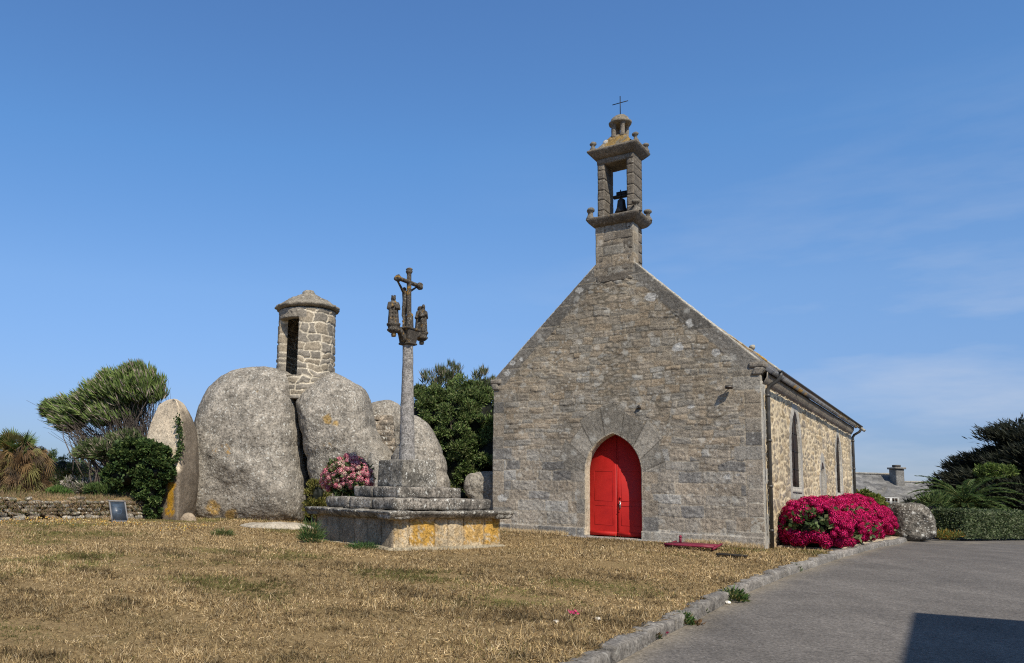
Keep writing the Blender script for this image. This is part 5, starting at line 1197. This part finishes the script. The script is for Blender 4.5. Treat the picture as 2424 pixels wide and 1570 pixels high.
P = A([FB[0] + .1, FB[1] - .6, .9]) + rg.normal(size=(n, 3)) * A([1.0, .35, .35]); leaves(b, P, norm_rows(rg.normal(size=(n, 3)) * .5 + A([0, -.1, -1])), .28, .022, A([[.22, .15, .08], [.34, .25, .14], [.12, .085, .05]])[rg.integers(0, 3, n)], rg); obj('hanging_thatch', b, M_LEAF, fp)

# ---- date palm on the right
DB = at(2285, 1232, 40.5); DB[2] = .6
dp = thing('date_palm', 'short date palm with arching green fronds above the clipped hedge', 'palm', DB); rg = np.random.default_rng(88)
b = MB(); add_lathe(b, [(.4, -.3), (.45, .3), (.42, .9), (.3, 1.2), (0, 1.3)], DB, 18, (.1, .075, .05), .12, 5); obj('trunk', b, M_BARK, dp)
cr = DB + ZZ * 1.30
for k in range(38):
    a_ = k * 2.39996; el = 1.42 - 1.25 * (k / 38) ** .8; L = rg.uniform(2.15, 2.55); h_ = A([math.cos(a_), math.sin(a_), 0]); t = np.linspace(0, 1, 15)
    ang = el - t * (1.15 + .35 * rg.random()); dl = L / 14; pts = [cr]
    for q in range(1, 15): pts.append(pts[-1] + (h_ * math.cos(ang[q]) + ZZ * math.sin(ang[q])) * dl)
    pts = A(pts); b = MB(); add_tube(b, pts, np.linspace(.028, .006, 15), 5, (.16, .17, .06), caps=False); s_ = np.cross(h_, ZZ)
    tt = rg.uniform(.12, .99, 200); ii = (tt * 13.99).astype(int); fr = (tt * 13.99 - ii)[:, None]; P = pts[ii] * (1 - fr) + pts[ii + 1] * fr; T = norm_rows(pts[ii + 1] - pts[ii]); sg = np.where(rg.random(200) > .5, 1, -1)[:, None]
    D = norm_rows(T * .75 + s_ * sg * .8 + A([0, 0, .25]) - ZZ * .4 * rg.random((200, 1))); leaves(b, P, D, .27 * np.sin(np.clip(tt * 2.6 + .4, 0, 2.9)) + .06, .024, A([[.07, .115, .03], [.10, .15, .042], [.05, .085, .024]])[rg.integers(0, 3, 200)], rg, 0.05)
    obj('frond', b, M_LEAF, dp)

# ---- hedge
HG = [(2243, 1275, 34.8), (2424, 1276, 38.5), (2700, 1282, 45.)]
h0 = gnd(2284, 1274); h1 = gnd(2600, 1272) ; hd = norm(A([h1[0] - h0[0], h1[1] - h0[1], 0])); hn = A([hd[1], -hd[0], 0]); hn = hn if hn[1] < 0 else -hn
hroot = thing('clipped_hedge', 'long clipped green hedge beyond the road on the right', 'hedge', h0); rg = np.random.default_rng(91)
b = MB(); HL = 13.; n = 30000; a_ = rg.random(n) * HL; zt = 1.02; face = rg.random(n)
off = np.where(face < .62, 0, rg.random(n) * 1.0); z = np.where(face < .62, rg.random(n) * zt, zt); endm = rg.random(n) < .06; a_ = np.where(endm, 0, a_); off = np.where(endm, rg.random(n), off); z = np.where(endm, rg.random(n) * zt, z)
P = h0 + np.outer(a_, hd) - np.outer(off, hn) + np.outer(z, ZZ); P = P + (fbm3(P * 1.4, 3, 3) * .09)[:, None] * (np.where(face < .62, 1, 0)[:, None] * hn + np.where(face >= .62, 1, 0)[:, None] * ZZ) + rg.normal(size=P.shape) * .03
t = fbm3(P * 2.2, 3, 6); cc = A([[.085, .115, .045], [.125, .155, .07], [.18, .20, .11], [.055, .08, .03]])[rg.integers(0, 4, n)] * (1 + .5 * t)[:, None]
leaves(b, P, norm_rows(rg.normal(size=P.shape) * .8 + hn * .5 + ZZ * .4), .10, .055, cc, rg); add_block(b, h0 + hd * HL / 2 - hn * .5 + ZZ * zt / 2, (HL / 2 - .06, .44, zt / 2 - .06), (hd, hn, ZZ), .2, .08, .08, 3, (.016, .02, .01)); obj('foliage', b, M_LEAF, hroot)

# ---- dark cypress / pine on the right
def conifer(label, px, Y, H, bsp, seed, nb, wl=1., dark=1.):
    base = at(px, 1235, Y); base[2] = .6; root = thing('cypress_tree', label, 'tree', base); rg = np.random.default_rng(seed)
    b = MB(); top = base + A([bsp[0] * .1, 0, H]); t = np.linspace(0, 1, 8)[:, None]; add_tube(b, base * (1 - t) + top * t + A([.2, 0, 0]) * np.sin(t * 5), np.linspace(.32, .05, 8), 8, (1, 1, 1)); fb = MB()
    for k in range(nb):
        f = rg.uniform(.12, 1); z0 = base + (top - base) * f; a_ = rg.uniform(0, 2 * np.pi); Lb = bsp[1] * (1.12 - f) ** .7 * rg.uniform(.55, 1.1)
        d = A([math.cos(a_) - .25, math.sin(a_), .35 + .35 * f]); d = norm(d); m = 9; pts = [z0]; cd = d.copy()
        for q in range(m): cd = norm(cd + A([0, 0, -.06 if q < 5 else .10]) + rg.normal(size=3) * .05); pts.append(pts[-1] + cd * Lb / m)
        pts = A(pts); add_tube(b, pts, np.linspace(.07, .012, m + 1), 5, (1, 1, 1), caps=False)
        n = int(150 * Lb); tt = rg.uniform(.22, 1, n) ** .8 * (m - .01); ii = tt.astype(int); fr = (tt - ii)[:, None]
        P = pts[ii] * (1 - fr) + pts[ii + 1] * fr; wd = .34 * np.sin(np.clip(tt / m, .1, .97) * np.pi) ** .5 + .06; P = P + rg.normal(size=(n, 3)) * A([1, 1, .32]) * wd[:, None] * wl
        D = norm_rows(d * .9 + A([-.25, 0, .5]) + rg.normal(size=(n, 3)) * .42); cc = A([[.018, .022, .014], [.030, .034, .020], [.044, .046, .028], [.014, .016, .011]])[rg.integers(0, 4, n)] * dark * rg.uniform(.8, 1.3)
        leaves(fb, P, D, .26 + .20 * rg.random(n), .06, cc, rg)
    obj('foliage', fb, M_LEAF, root); obj('trunk', b, M_BARK, root)
conifer('tall dark cypress with spiky upswept branches at the right edge', 2425, 47, 5.2, (0, 4.0), 5, 110)
conifer('broad dark cypress spreading its boughs left above the date palm', 2350, 49, 3.5, (0, 3.9), 6, 120)
conifer('dark cypress filling the far right behind the hedge', 2520, 44, 4.6, (0, 4.2), 7, 90)
bush('gorse_bush', 'patch of bright green foliage among the dark cypress boughs', 'bush', None, 43.5, [(2355, 1118, .75, .5, .30, 1)], 1800, (.16, .06), [[.10, .15, .03], [.14, .18, .05]], 55, .4, nc=40, clump=.3, coresc=.5)

# ---- house at the far right
def pl(px, py, Y): return at(px, py, Y)
Yh = 55.
hz1, hz2 = pl(2060, 1122, Yh)[2], pl(2170, 1142, Yh)[2]; ze = pl(2100, 1215, Yh - 4)[2]
hx0, hxm, hx1 = pl(1985, 1122, Yh)[0], pl(2128, 1130, Yh)[0], pl(2290, 1142, Yh)[0]
house = thing('stone_house', 'low house with a pale grey slate roof, one dormer and a tall chimney', 'house', A([hx0 + 4, Yh, .6]))
HX = norm(A([1, .12, 0])); HN = A([HX[1], -HX[0], 0])      # HN points to the camera
O_ = A([hx0, Yh, 0])
pale = ((.165, .16, .15), (.20, .193, .178), (.14, .137, .132), (.18, .17, .15))
for (xa, xb, zr, dn) in ((0, hxm - hx0, hz1, 0), (hxm - hx0, hx1 - hx0, hz2, .25)):
    rd = O_ + HX * xa + ZZ * zr; ev = O_ + HX * xa + HN * (4 + dn) + ZZ * ze; upv = norm(rd - ev); RL = np.linalg.norm(rd - ev); nn = norm(np.cross(HX, upv)); nn = nn if nn[2] > 0 else -nn
    b = MB(); relief(b, xb - xa, RL, .07, None, slate_pat(1., pale, False, .26, .34), lambda x, z, h: ev + np.outer(x, HX) + np.outer(z, upv) + np.outer(h * 1.4, nn), skirt=.15)
    rf = obj('roof', b, M_SLATE, house)
    b = MB(); rd2 = rd; add_block(b, rd + HX * (xb - xa) / 2 + ZZ * .03, ((xb - xa) / 2, .14, .07), (HX, HN, ZZ), .3, .04, .03, 4, A([.32, .30, .26])); obj('ridge_tiles', b, M_BELF, rf)
    b = MB(); bk = O_ + HX * (xa + xb) / 2 - HN * 2.; add_block(b, bk + ZZ * (zr + ze) / 2, ((xb - xa) / 2, .06, 2.9), (HX, norm(HN * .75 + ZZ * .66), norm(ZZ * .66 - HN * -.75)), 2, .01, 0, 1, A([.3, .29, .27]), lambda L, h: L); 
    b = MB(); add_block(b, O_ + HX * (xa + xb) / 2 + HN * .0 + ZZ * (ze + .3) / 2, ((xb - xa) / 2 - .05, 3.9, (ze - .3) / 2 + .05), (HX, HN, ZZ), .6, .02, .02, 3, A([.36, .32, .25])); obj('wall', b, M_TOWER, house)
    b = MB(); a0_, a1_, a2_ = ev - ZZ * .12 , rd - ZZ * .12, O_ + HX * xa - HN * (4 + dn) + ZZ * (ze - .12); Lh = HX * (xb - xa)
    b.add([a1_, a1_ + Lh, a2_ + Lh, a2_, a0_, a0_ + Lh], [(0, 1, 2, 3), (0, 3, 4, 4), (1, 5, 2, 2)], A([.28, .27, .25])); b.F[-1] = A([(0, 1, 2, 3), (0, 4, 5, 1), (3, 2, 5, 4)]); b.F.append(A([(0, 3, 4), (1, 5, 2)])); obj('roof_body', b, M_SLATE, house)
cx = pl(2123, 1130, Yh - .6); chz0, chz1 = pl(2123, 1150, Yh - .6)[2], pl(2123, 1111, Yh - .6)[2]
b = MB(); add_block(b, A([cx[0], Yh - .6, (chz0 - 1 + chz1) / 2]), (.24, .34, (chz1 - chz0 + 1) / 2), (HX, HN, ZZ), .1, .02, .02, 5, A([.22, .21, .19])); chm = obj('chimney', b, M_BELF, house)
b = MB(); add_block(b, A([cx[0], Yh - .6, chz1 + .05]), (.32, .42, .06), (HX, HN, ZZ), .1, .02, .02, 5, A([.25, .23, .20])); add_block(b, A([cx[0], Yh - .6, chz1 + .19]), (.16, .2, .07), (HX, HN, ZZ), .1, .03, .02, 5, A([.10, .09, .08])); obj('chimney_cap', b, M_BELF, chm)
# dormer
dc = pl(2112, 1185, Yh - 3.1); dzt, dze, dzb = pl(2106, 1152, Yh - 3.1)[2], pl(2106, 1178, Yh - 3.1)[2], pl(2106, 1198, Yh - 3.1)[2]
b = MB(); fL = pl(2092, 1178, Yh - 3.1)[0]; fR = pl(2124, 1178, Yh - 3.1)[0]; my = Yh - 3.1; px_ = pl(2106, 1152, Yh - 2.2)[0]
V = [A([fL, my, dze]), A([fR, my, dze]), A([px_ - .05, my + 1.0, dzt]), A([px_ + .25, my + 2.2, dzt + .05]), A([fL, my + 2.2, dze]), A([fR, my + 2.2, dze])]
b.add(V, [(0, 1, 2, 2)], A([.17, .165, .155])); b.F[-1] = A([(0, 1, 2), (1, 5, 3), (1, 3, 2), (0, 2, 3), (0, 3, 4)]); dr = obj('dormer_roof', b, M_SLATE, house)
b = MB(); add_block(b, A([(fL + fR) / 2, my + .9, (dze + dzb) / 2 - .1]), ((fR - fL) / 2 - .08, .85, (dze - dzb) / 2 + .15), seg=.5, r=.01, noise=0, col=A([.07, .065, .06])); dwl = obj('dormer_wall', b, M_TOWER, house)  # shade of the dormer's shadow side put into the dark wall colour
b = MB(); add_block(b, A([(fL + fR) / 2, my - .0, (dze + dzb) / 2]), (.42, .05, .26), seg=.5, r=.01, noise=0); wn = obj('dormer_window', b, M_WHITE, house)
for q in (-1, 1):
    for r in (-1, 1):
        for w_ in (-1, 1):
            b = MB(); add_block(b, A([(fL + fR) / 2 + q * .20 + r * .075, my - .055, (dze + dzb) / 2 + w_ * .12]), (.058, .01, .095), seg=.5, r=.004, noise=0); obj('pane', b, M_GLASS, wn)
# low stone wall between boulder and hedge
W0 = gnd(2200, 1272); b = MB(); rg = np.random.default_rng(14)
for lv in range(5):
    s = 0
    while s < 2.6:
        w_ = rg.uniform(.18, .42); add_block(b, A([W0[0] - .3 + s + w_ / 2, 37.5 + .2 * s, .68 + lv * .17]), (w_ / 2, .16, .085), seg=.07, r=.04, noise=.04, nsc=6, col=A([.38, .33, .25]) * rg.uniform(.7, 1.15), seed=lv); s += w_
tag(obj('stone_wall', b, M_GRAN2, None, A([W0[0] + 1, 37.5, .6])), 'low rubble garden wall between the round boulder and the hedge', 'wall')
bush('fern_clump', 'small fan-leaved plants left of the date palm', 'plant', None, 37., [(2210, 1205, .55, .4, .35, .6), (2225, 1235, .4, .3, .3, .4)], 900, (.34, .04), [[.07, .11, .03], [.12, .15, .05]], 56, .5, nc=9, clump=.5, coresc=.3)
bush('verge_weeds', 'green weeds with orange flowers between the round boulder and the hedge', 'weeds', None, 34.8, [(2225, 1268, .8, .3, .10, 1)], 1600, (.12, .02), [[.11, .16, .035], [.16, .17, .05], [.20, .17, .04], [.10, .15, .04], [.42, .22, .04]], 57, 1., nc=30, clump=.3, stems=False, coresc=.3)

# ---- dry stone wall on the left
dw = thing('dry_stone_wall', 'low tumbledown dry stone wall topped with dry grass along the left edge of the field', 'wall', gnd(180, 1228)); rg = np.random.default_rng(15)
wl0, wl1 = gnd(-160, 1238), gnd(368, 1229); wd_ = norm(A([wl1[0] - wl0[0], wl1[1] - wl0[1], 0])); wn_ = A([wd_[1], -wd_[0], 0]); wn_ = wn_ if wn_[1] < 0 else -wn_; WLn = np.linalg.norm((wl1 - wl0)[:2])
b = MB(); z = 0; lv = 0
while z < .60:
    s = rg.uniform(-.2, 0)
    hh = rg.uniform(.09, .16)
    while s < WLn:
        w_ = rg.uniform(.14, .46); h2 = hh * rg.uniform(.75, 1.15)
        if rg.random() > .07 + (.45 if z > .47 else 0):
            tone = rg.uniform(.55, 1.2); c_ = wl0 + wd_ * (s + w_ / 2) - wn_ * (.10 + .35 * z + rg.uniform(-.03, .05)); c_[2] = gz(c_[1]) + z + h2 / 2 - .02
            aw = rg.normal() * .12; ax1 = norm(wd_ + ZZ * aw); ax3 = norm(ZZ - wd_ * aw)
            add_block(b, c_, (w_ / 2 - .008, .15, h2 / 2), (ax1, wn_, ax3), .05, min(.06, h2 * .42), .045, 6, A([.40, .35, .27]) * tone if rg.random() > .3 else A([.30, .22, .14]) * tone, seed=lv)
        s += w_ + rg.uniform(.0, .03)
    z += hh * .93; lv += 1
obj('stones', b, M_GRAN2, dw)
b = MB(); cen = (wl0 + wl1) / 2 - wn_ * 1.25; cen[2] = .64 + .25; add_block(b, cen, (WLn / 2, .95, .32), (wd_, wn_, ZZ), .15, .12, .10, 1.5, (0, 0, 0)); obj('earth_bank', b, M_SOIL, dw)
b = MB(); n = 9000; t = rg.random(n) * WLn; d_ = rg.random(n); P = wl0 + np.outer(t, wd_) - np.outer(.15 + 1.3 * d_, wn_); P[:, 2] = .64 + .50 + .08 * d_ + .05 * fbm2(t * 2, d_, 3, 5)
hang = rg.random(n) < .35; D = norm_rows(rg.normal(size=(n, 3)) * A([.7, .4, .25]) + np.where(hang[:, None], wn_ * .6 - ZZ * .5, ZZ * .8)); P[hang] = (wl0 + np.outer(t[hang], wd_) - wn_ * .05); P[hang, 2] = .64 + rg.uniform(.15, .58, hang.sum())
leaves(b, P, D, .08 + .12 * rg.random(n), .011, A([[.28, .19, .10], [.20, .13, .07], [.36, .26, .14], [.11, .12, .04]])[rg.integers(0, 4, n)], rg); tag(obj('wall_grass', b, M_GRASS, dw), None, None, kind='stuff')

# ---- leaning framed panel
sp = gnd(284, 1236); sgn_ = thing('information_panel', 'dark framed slate information panel leaning against the dry stone wall', 'sign', sp)
sx_ = norm(wd_ + A([0, -.15, 0])); sb = norm(A([-sx_[1], sx_[0], 0])); sb = sb if sb[1] > 0 else -sb; su_ = norm(ZZ * .94 + sb * .30 - sx_ * .11); sn = np.cross(sx_, su_); sn = sn if sn[1] < 0 else -sn
pc = sp + su_ * .30; W2, H2 = .205, .285
b = MB(); add_block(b, pc, (W2, H2, .012), (sx_, su_, sn), 1, .003, 0); obj('panel', b, M_PLAQUE, sgn_)
b = MB()
for (dx, dy, hw, hh) in ((0, H2, W2 + .03, .02), (0, -H2, W2 + .03, .02), (-W2 - .01, 0, .02, H2 - .02), (W2 + .01, 0, .02, H2 - .02)): add_block(b, pc + sx_ * dx + su_ * dy + sn * .012, (hw, hh, .022), (sx_, su_, sn), .1, .008, .004, 12)
obj('frame', b, plain('weathered frame', (.20, .19, .18), .7), sgn_)
b = MB(); rg = np.random.default_rng(1)       # faded illegible lines and a pale blue emblem on the panel
for k in range(5): add_block(b, pc + su_ * (.19 - .035 * k) + sx_ * rg.uniform(-.02, .02) + sn * .0135, (.11 + .03 * rg.random(), .005, .001), (sx_, su_, sn), 1, .0005, 0)
th = np.linspace(0, 2 * np.pi, 25); add_tube(b, [pc - su_ * .0 + sx_ * .085 * math.cos(t) + su_ * .075 * math.sin(t) + sn * .0135 for t in th], .004, 4, caps=False)
obj('faded_print', b, plain('faded blue print', (.08, .13, .19), .7), sgn_)

# ---- maroon metal barrier frame lying in the grass
mp0 = gnd(1645, 1297); mr = thing('metal_frame', 'maroon painted metal barrier lying flat in the dry grass before the chapel', 'barrier', mp0)
e_a = norm(UU + VV * .05); e_b = norm(VV)
def mm_(a, b_, z): return mp0 + e_a * a + e_b * b_ + ZZ * z
b = MB()
for y_ in (-.42, -.22, -.02, .20): add_block(b, mm_(0, y_, .085), (.52, .07, .012), (e_a, norm(e_b + ZZ * .10), ZZ), .3, .005, .002)
for x_ in (-.5, .5): add_block(b, mm_(x_, -.1, .065), (.025, .42, .025), (e_a, norm(e_b + ZZ * .10), ZZ), .3, .006, .002)
add_block(b, mm_(0, -.52, .065), (.53, .022, .022), (e_a, e_b, ZZ), .3, .006, .002)
obj('slats', b, M_MAROON, mr)
b = MB(); add_tube(b, [mm_(-.33, .05, .08), mm_(-.33, .05, .19), mm_(-.33, .06, .21)], .028, 8); add_ball(b, mm_(-.33, .05, .235), .035, 2); obj('socket', b, M_MAROON, mr)
b = MB(); add_tube(b, [mm_(-.75, -.05, .06), mm_(-.42, .0, .075)], .012, 6); obj('rod', b, M_BLACK, mr)

# ---- small weeds, stones and petals at the kerb and in the field
def weed(name, label, px, py, r, h, n, cols, off=0., seed=0, L=.07, W=.018, group=None):
    p = gnd(px, py, off); rg = np.random.default_rng(seed); b = MB()
    a_ = rg.random(n) * 2 * np.pi; rr = r * rg.random(n) ** .6; P = p + np.stack([rr * np.cos(a_), rr * np.sin(a_), h * rg.random(n) * (1 - (rr / r) ** 2 * .7)], 1)
    D = norm_rows(np.stack([np.cos(a_) * .7, np.sin(a_) * .7, .4 + .6 * rg.random(n)], 1) + rg.normal(size=(n, 3)) * .35)
    leaves(b, P, D, L * (.6 + .8 * rg.random(n)), W, A(cols)[rg.integers(0, len(cols), n)] * rg.uniform(.7, 1.2, (n, 1)), rg, .05)
    return tag(obj(name, b, M_LEAF, None, p), label, 'weed', group)
GW = [[.07, .13, .03], [.10, .17, .045], [.05, .09, .025], [.22, .20, .07]]
weed('weed', 'largest green weed growing in the kerb gutter, with a white shell at its foot', 1737, 1424, .16, .16, 420, GW, -.12, 1, .09, .022)
weed('weed', 'green weed tuft in the kerb joint with dead leaves beside it', 1617, 1478, .11, .12, 300, GW, -.12, 2, .07, .018)
weed('weed', 'small weed sprig in the kerb joint between the two larger tufts', 1662, 1452, .05, .08, 110, GW, -.12, 3, .06, .014)
weed('weed', 'tiny weed in the kerb joint below the pink floret', 1552, 1512, .05, .05, 90, [[.05, .08, .03], [.16, .11, .05]], -.12, 4, .05, .014)
weed('weed', 'green weeds in the kerb gutter, nearest the hydrangea row', 1880, 1352, .12, .09, 220, GW, -.12, 5, .07, .016)
weed('weed', 'small weed on the kerb gutter halfway between lawn corner and the large weed', 1822, 1366, .10, .08, 180, GW, -.12, 6, .07, .016)
weed('grass_tuft', 'tall green grass tuft against the left corner of the calvary platform', 737, 1286, .20, .42, 520, [[.05, .11, .03], [.08, .14, .04], [.13, .17, .06]], 0, 7, .22, .014)
weed('grass_tuft', 'low green tuft at the foot of the dark left face of the platform', 862, 1300, .34, .10, 520, [[.06, .13, .035], [.10, .16, .05]], 0, 8, .10, .012)
weed('grass_tuft', 'weedy green tuft in the field left of the flat rock', 528, 1270, .22, .12, 360, [[.08, .12, .035], [.14, .15, .05]], 0, 9, .12, .012)
weed('grass_tuft', 'green tuft growing between the split stone and the great boulder', 452, 1222, .14, .32, 320, [[.08, .13, .03], [.13, .15, .05]], 0, 10, .14, .016)
weed('dead_leaves', 'scatter of brown dead leaves in the gutter right of the weed tuft', 1640, 1478, .12, .02, 40, [[.22, .12, .05], [.12, .07, .03]], -.12, 11, .06, .035)
def pebble(label, px, py, r, off=0., col=(.62, .56, .46), seed=0, name='pebble', cat='stone'):
    p = gnd(px, py, off); b = MB(); add_ball(b, p + ZZ * r * .5, (r * 1.2, r, r * .7), 3, col, noise=r * .3, nsc=20, seed=seed); return tag(obj(name, b, M_KERB, None, p, smooth=True), label, cat)
pebble('white oval shell lying against the kerb under the largest weed', 1722, 1429, .035, -.11, (.85, .8, .68), 1, 'shell', 'shell')
pebble('small cream stone in the gutter below the weed tuft', 1608, 1481, .025, -.11, seed=2)
pebble('small white stone in the dry grass left of the kerb', 1415, 1468, .03, .02, seed=3)
pebble('small pale stone in the foreground grass near the pink floret', 1316, 1474, .028, .02, seed=4)
# dark patch with weeds near the chapel corner, built as a low block
hp = gnd(1733, 1318); b = MB(); add_block(b, hp + ZZ * .035, (.30, .10, .025), (e_a, e_b, ZZ), .05, .02, .02, 9, (.035, .03, .025)); tag(obj('dark_patch', b, M_SLATE, None, hp), 'dark patch in the grass near the chapel corner', 'slab')
weed('dry_weed', 'dead yellow-flowered weed standing over the dark patch', 1735, 1316, .26, .20, 240, [[.30, .20, .07], [.18, .12, .05], [.10, .11, .03]], 0, 12, .08, .012)
# gravel strip at the foot of the hydrangeas
b = MB()
def gsdf(X, Z):
    qx = (X - P0[0]) * UU[0] + (Z - P0[1]) * UU[1]; qv = (X - P0[0]) * VV[0] + (Z - P0[1]) * VV[1]
    return np.minimum(np.minimum(kdist(X, Z, -.20), qx - 3.5), np.minimum(qv - 1.3 + .3 * fbm2(X * 2, Z * 2, 3, 9), 17.5 - qv))
relief(b, 14, 16, .07, gsdf, lambda X, Z: (.018 + .02 * fbm2(X * 9, Z * 9, 3, 5), np.tile(A([.42, .34, .23]), X.shape + (1,)) * (1 + .5 * fbm2(X * 8, Z * 8, 3, 15))[..., None]),
       lambda x, z, h: np.stack([x, z, gz(z) + h + lawn_h(x, z) * 0 + .012], 1), skirt=.06, x0=5.5, z0=20.)
M_GRAV = stone('gravel', attr=True, grain=60, contrast=.55, bump=.6); tag(obj('gravel_strip', b, M_GRAV), None, None, kind='structure')

# ---- dry grass
def ingrass(X, Y):
    m = kdist(X, Y) > .14
    qx = (X - P0[0]) * UU[0] + (Y - P0[1]) * UU[1]; qv = (X - P0[0]) * VV[0] + (Y - P0[1]) * VV[1]
    m &= ~((qx > -3.75) & (qx < 3.62) & (qv > -.03)); m &= ~((qv > -.42) & (qv < 0) & (qx > -1.3) & (qx < 1.75))
    m &= ~((qx > 3.5) & (qv > 1.2))
    ca = (X - CG[0]) * e1[0] + (Y - CG[1]) * e1[1]; cb = (X - CG[0]) * e2[0] + (Y - CG[1]) * e2[1]
    m &= ~((np.abs(ca) < S2) & (np.abs(cb) < S2)); return m
rg = np.random.default_rng(123); b = MB()
NG = 820000
Yg = 5.7 + 20.1 * rg.random(NG) ** 1.25; lo = -.72 * Yg - 1.2; hi = .52 * Yg + .6; Xg = lo + (hi - lo) * rg.random(NG)
# tufts: pull blades towards tuft centres
tx, ty = np.round(Xg / .16) * .16, np.round(Yg / .16) * .16; jx = .16 * (hsh((tx * 100).astype(int) * 31 + (ty * 100).astype(int) * 17, 1) - .5); jy = .16 * (hsh((tx * 100).astype(int) * 13 + (ty * 100).astype(int) * 7, 2) - .5)
pull = .45 * rg.random(NG); Xg = Xg * (1 - pull) + (tx + jx) * pull; Yg = Yg * (1 - pull) + (ty + jy) * pull
bare = fbm2(Xg * 1.1, Yg * 1.7, 4, 51) + .10; dens = sstep(.65, .35, bare) ; lng = sstep(-.25, .4, fbm2(Xg * .7 + 5, Yg * .9, 4, 52))
ok = ingrass(Xg, Yg) & ((psdf(Xg, Yg) + .10 * fbm2(Xg * 7, Yg * 7, 4, 94) < .0) | (rg.random(NG) < .30)) & (rg.random(NG) < dens * (.70 + .30 * lng) + .06)
Xg, Yg, lng, bare = Xg[ok], Yg[ok], lng[ok], bare[ok]; n = len(Xg)
P = np.stack([Xg, Yg, lawn_z(Xg, Yg) - .005], 1); u_ = rg.random(n)
lie = rg.random(n) < .62; el = np.where(lie, rg.uniform(.02, .35, n), rg.uniform(.5, 1.4, n)); az = rg.random(n) * 2 * np.pi + .8 * fbm2(Xg, Yg, 2, 53)
D = np.stack([np.cos(az) * np.cos(el), np.sin(az) * np.cos(el), np.sin(el)], 1)
L = (.035 + .055 * rg.random(n)) * (.65 + .6 * lng) * np.where(u_ > .985, 2.2, 1); green = fbm2(Xg * .55 + 3, Yg * .55, 4, 54) + .25 * sstep(17, 24, Yg) * (Xg < 0)
pal = A([[.48, .35, .175], [.39, .275, .13], [.62, .48, .28], [.25, .165, .08], [.12, .078, .036]]); cc = pal[rg.choice(5, n, p=[.27, .23, .16, .16, .18])]
gm = rg.random(n) < sstep(.12, .55, green) * .8 + .02; cc = np.where(gm[:, None], A([.16, .15, .05]), cc) * rg.uniform(.7, 1.25, (n, 1)) * (.74 + .50 * hsh((tx * 100).astype(int) * 7 + (ty * 100).astype(int) * 29, 3)[ok])[:, None] * (1 + .45 * fbm2(Xg * .35, Yg * .6, 4, 55) + .3 * fbm2(Xg * 1.6, Yg * 2.2, 3, 56))[:, None]
dkc = sstep(.22, .42, fbm2(Xg * 2.1 + 9, Yg * 3.0, 4, 57)) * sstep(19, 12, Yg); cc = cc * (1 - .55 * dkc)[:, None]
L = L * (1 + .3 * dkc)
W_ = .0038 + .00036 * Yg
leaves(b, P, D, L, W_, cc, rg, .08)
tag(obj('dry_grass', b, M_GRASS), None, None, kind='stuff')['label'] = 'sun-dried tufted grass over the field'
# fringe of longer straw against the chapel plinth and the calvary
b = MB(); n = 7000; t = rg.random(n); P = A([ch(-3.6 + 7.1 * x, -.05 - .30 * y, 0) for x, y in zip(t, rg.random(n))]); q = (P - P0) @ UU; k = (q < -1.3) | (q > 1.8); P = P[k]; n = len(P); P[:, 2] = lawn_z(P[:, 0], P[:, 1])
D = norm_rows(rg.normal(size=(n, 3)) * A([.4, .4, .2]) + ZZ); leaves(b, P, D, .07 + .11 * rg.random(n), .010, A([[.55, .42, .24], [.42, .30, .15], [.62, .50, .31]])[rg.integers(0, 3, n)], rg, .08)
tag(obj('straw_fringe', b, M_GRASS), None, None, kind='stuff')['label'] = 'longer straw along the foot of the chapel'
# tiny yellow flowers near the wall
b = MB(); n = 900; xs = rg.uniform(-13.5, -7.5, n); ys = 19.8 + rg.random(n) ** 1.7 * -2.2 + .10 * (xs + 10); P = np.stack([xs, ys, lawn_z(xs, ys) + .05 + .05 * rg.random(n)], 1); kk = fbm2(xs * .8, ys * .8, 3, 88) > -.15; P = P[kk]; n = len(P)
leaves(b, P, norm_rows(rg.normal(size=(n, 3)) + ZZ * .4), .030, .028, A([[.72, .50, .12], [.75, .62, .30], [.65, .33, .05]])[rg.integers(0, 3, n)], rg); tag(obj('yellow_flowers', b, M_PETAL), None, None, kind='stuff')['label'] = 'tiny yellow flowers scattered in the grass by the wall'

# ---- the house beside the road whose roof casts the shadow on the asphalt
Pc = gnd(2162, 1450, -.12); EH = 7.5; cor = Pc + A([SUN[0], SUN[1], 0]) * (EH - Pc[2]) / SUN[2]; cor[2] = EH
d1 = norm(A([1.14, -.18, 0])); d2 = norm(A([-1.43, -3.23, 0])); nb = thing('roadside_house', 'plain rendered house beside the road behind the camera, casting the corner shadow', 'house', A([cor[0], cor[1], .2]))
b = MB(); V = [cor, cor + d1 * 9, cor + d1 * 9 + d2 * 6, cor + d2 * 6]; lo_ = [A([p[0], p[1], .05]) for p in V]; ins = lambda p: p * .97 + (sum(V) / 4) * .03
b.add([ins(p) * A([1, 1, 0]) + ZZ * .05 for p in V] + [ins(p) - ZZ * .02 for p in V], [(0, 1, 5, 4), (1, 2, 6, 5), (2, 3, 7, 6), (3, 0, 4, 7)], (.6, .56, .48)); obj('wall', b, M_SIDE, nb)
b = MB(); rdg = [(V[0] + V[3]) / 2 + d1 * 1.5 + ZZ * 1.2, (V[1] + V[2]) / 2 - d1 * 1.5 + ZZ * 1.2]
b.add(V + rdg, [(0, 1, 5, 4), (2, 3, 4, 5), (3, 2, 1, 0)], (.12, .12, .125)); b.F.append(A([(3, 0, 4), (1, 2, 5)])); obj('roof', b, M_SLATE, nb)
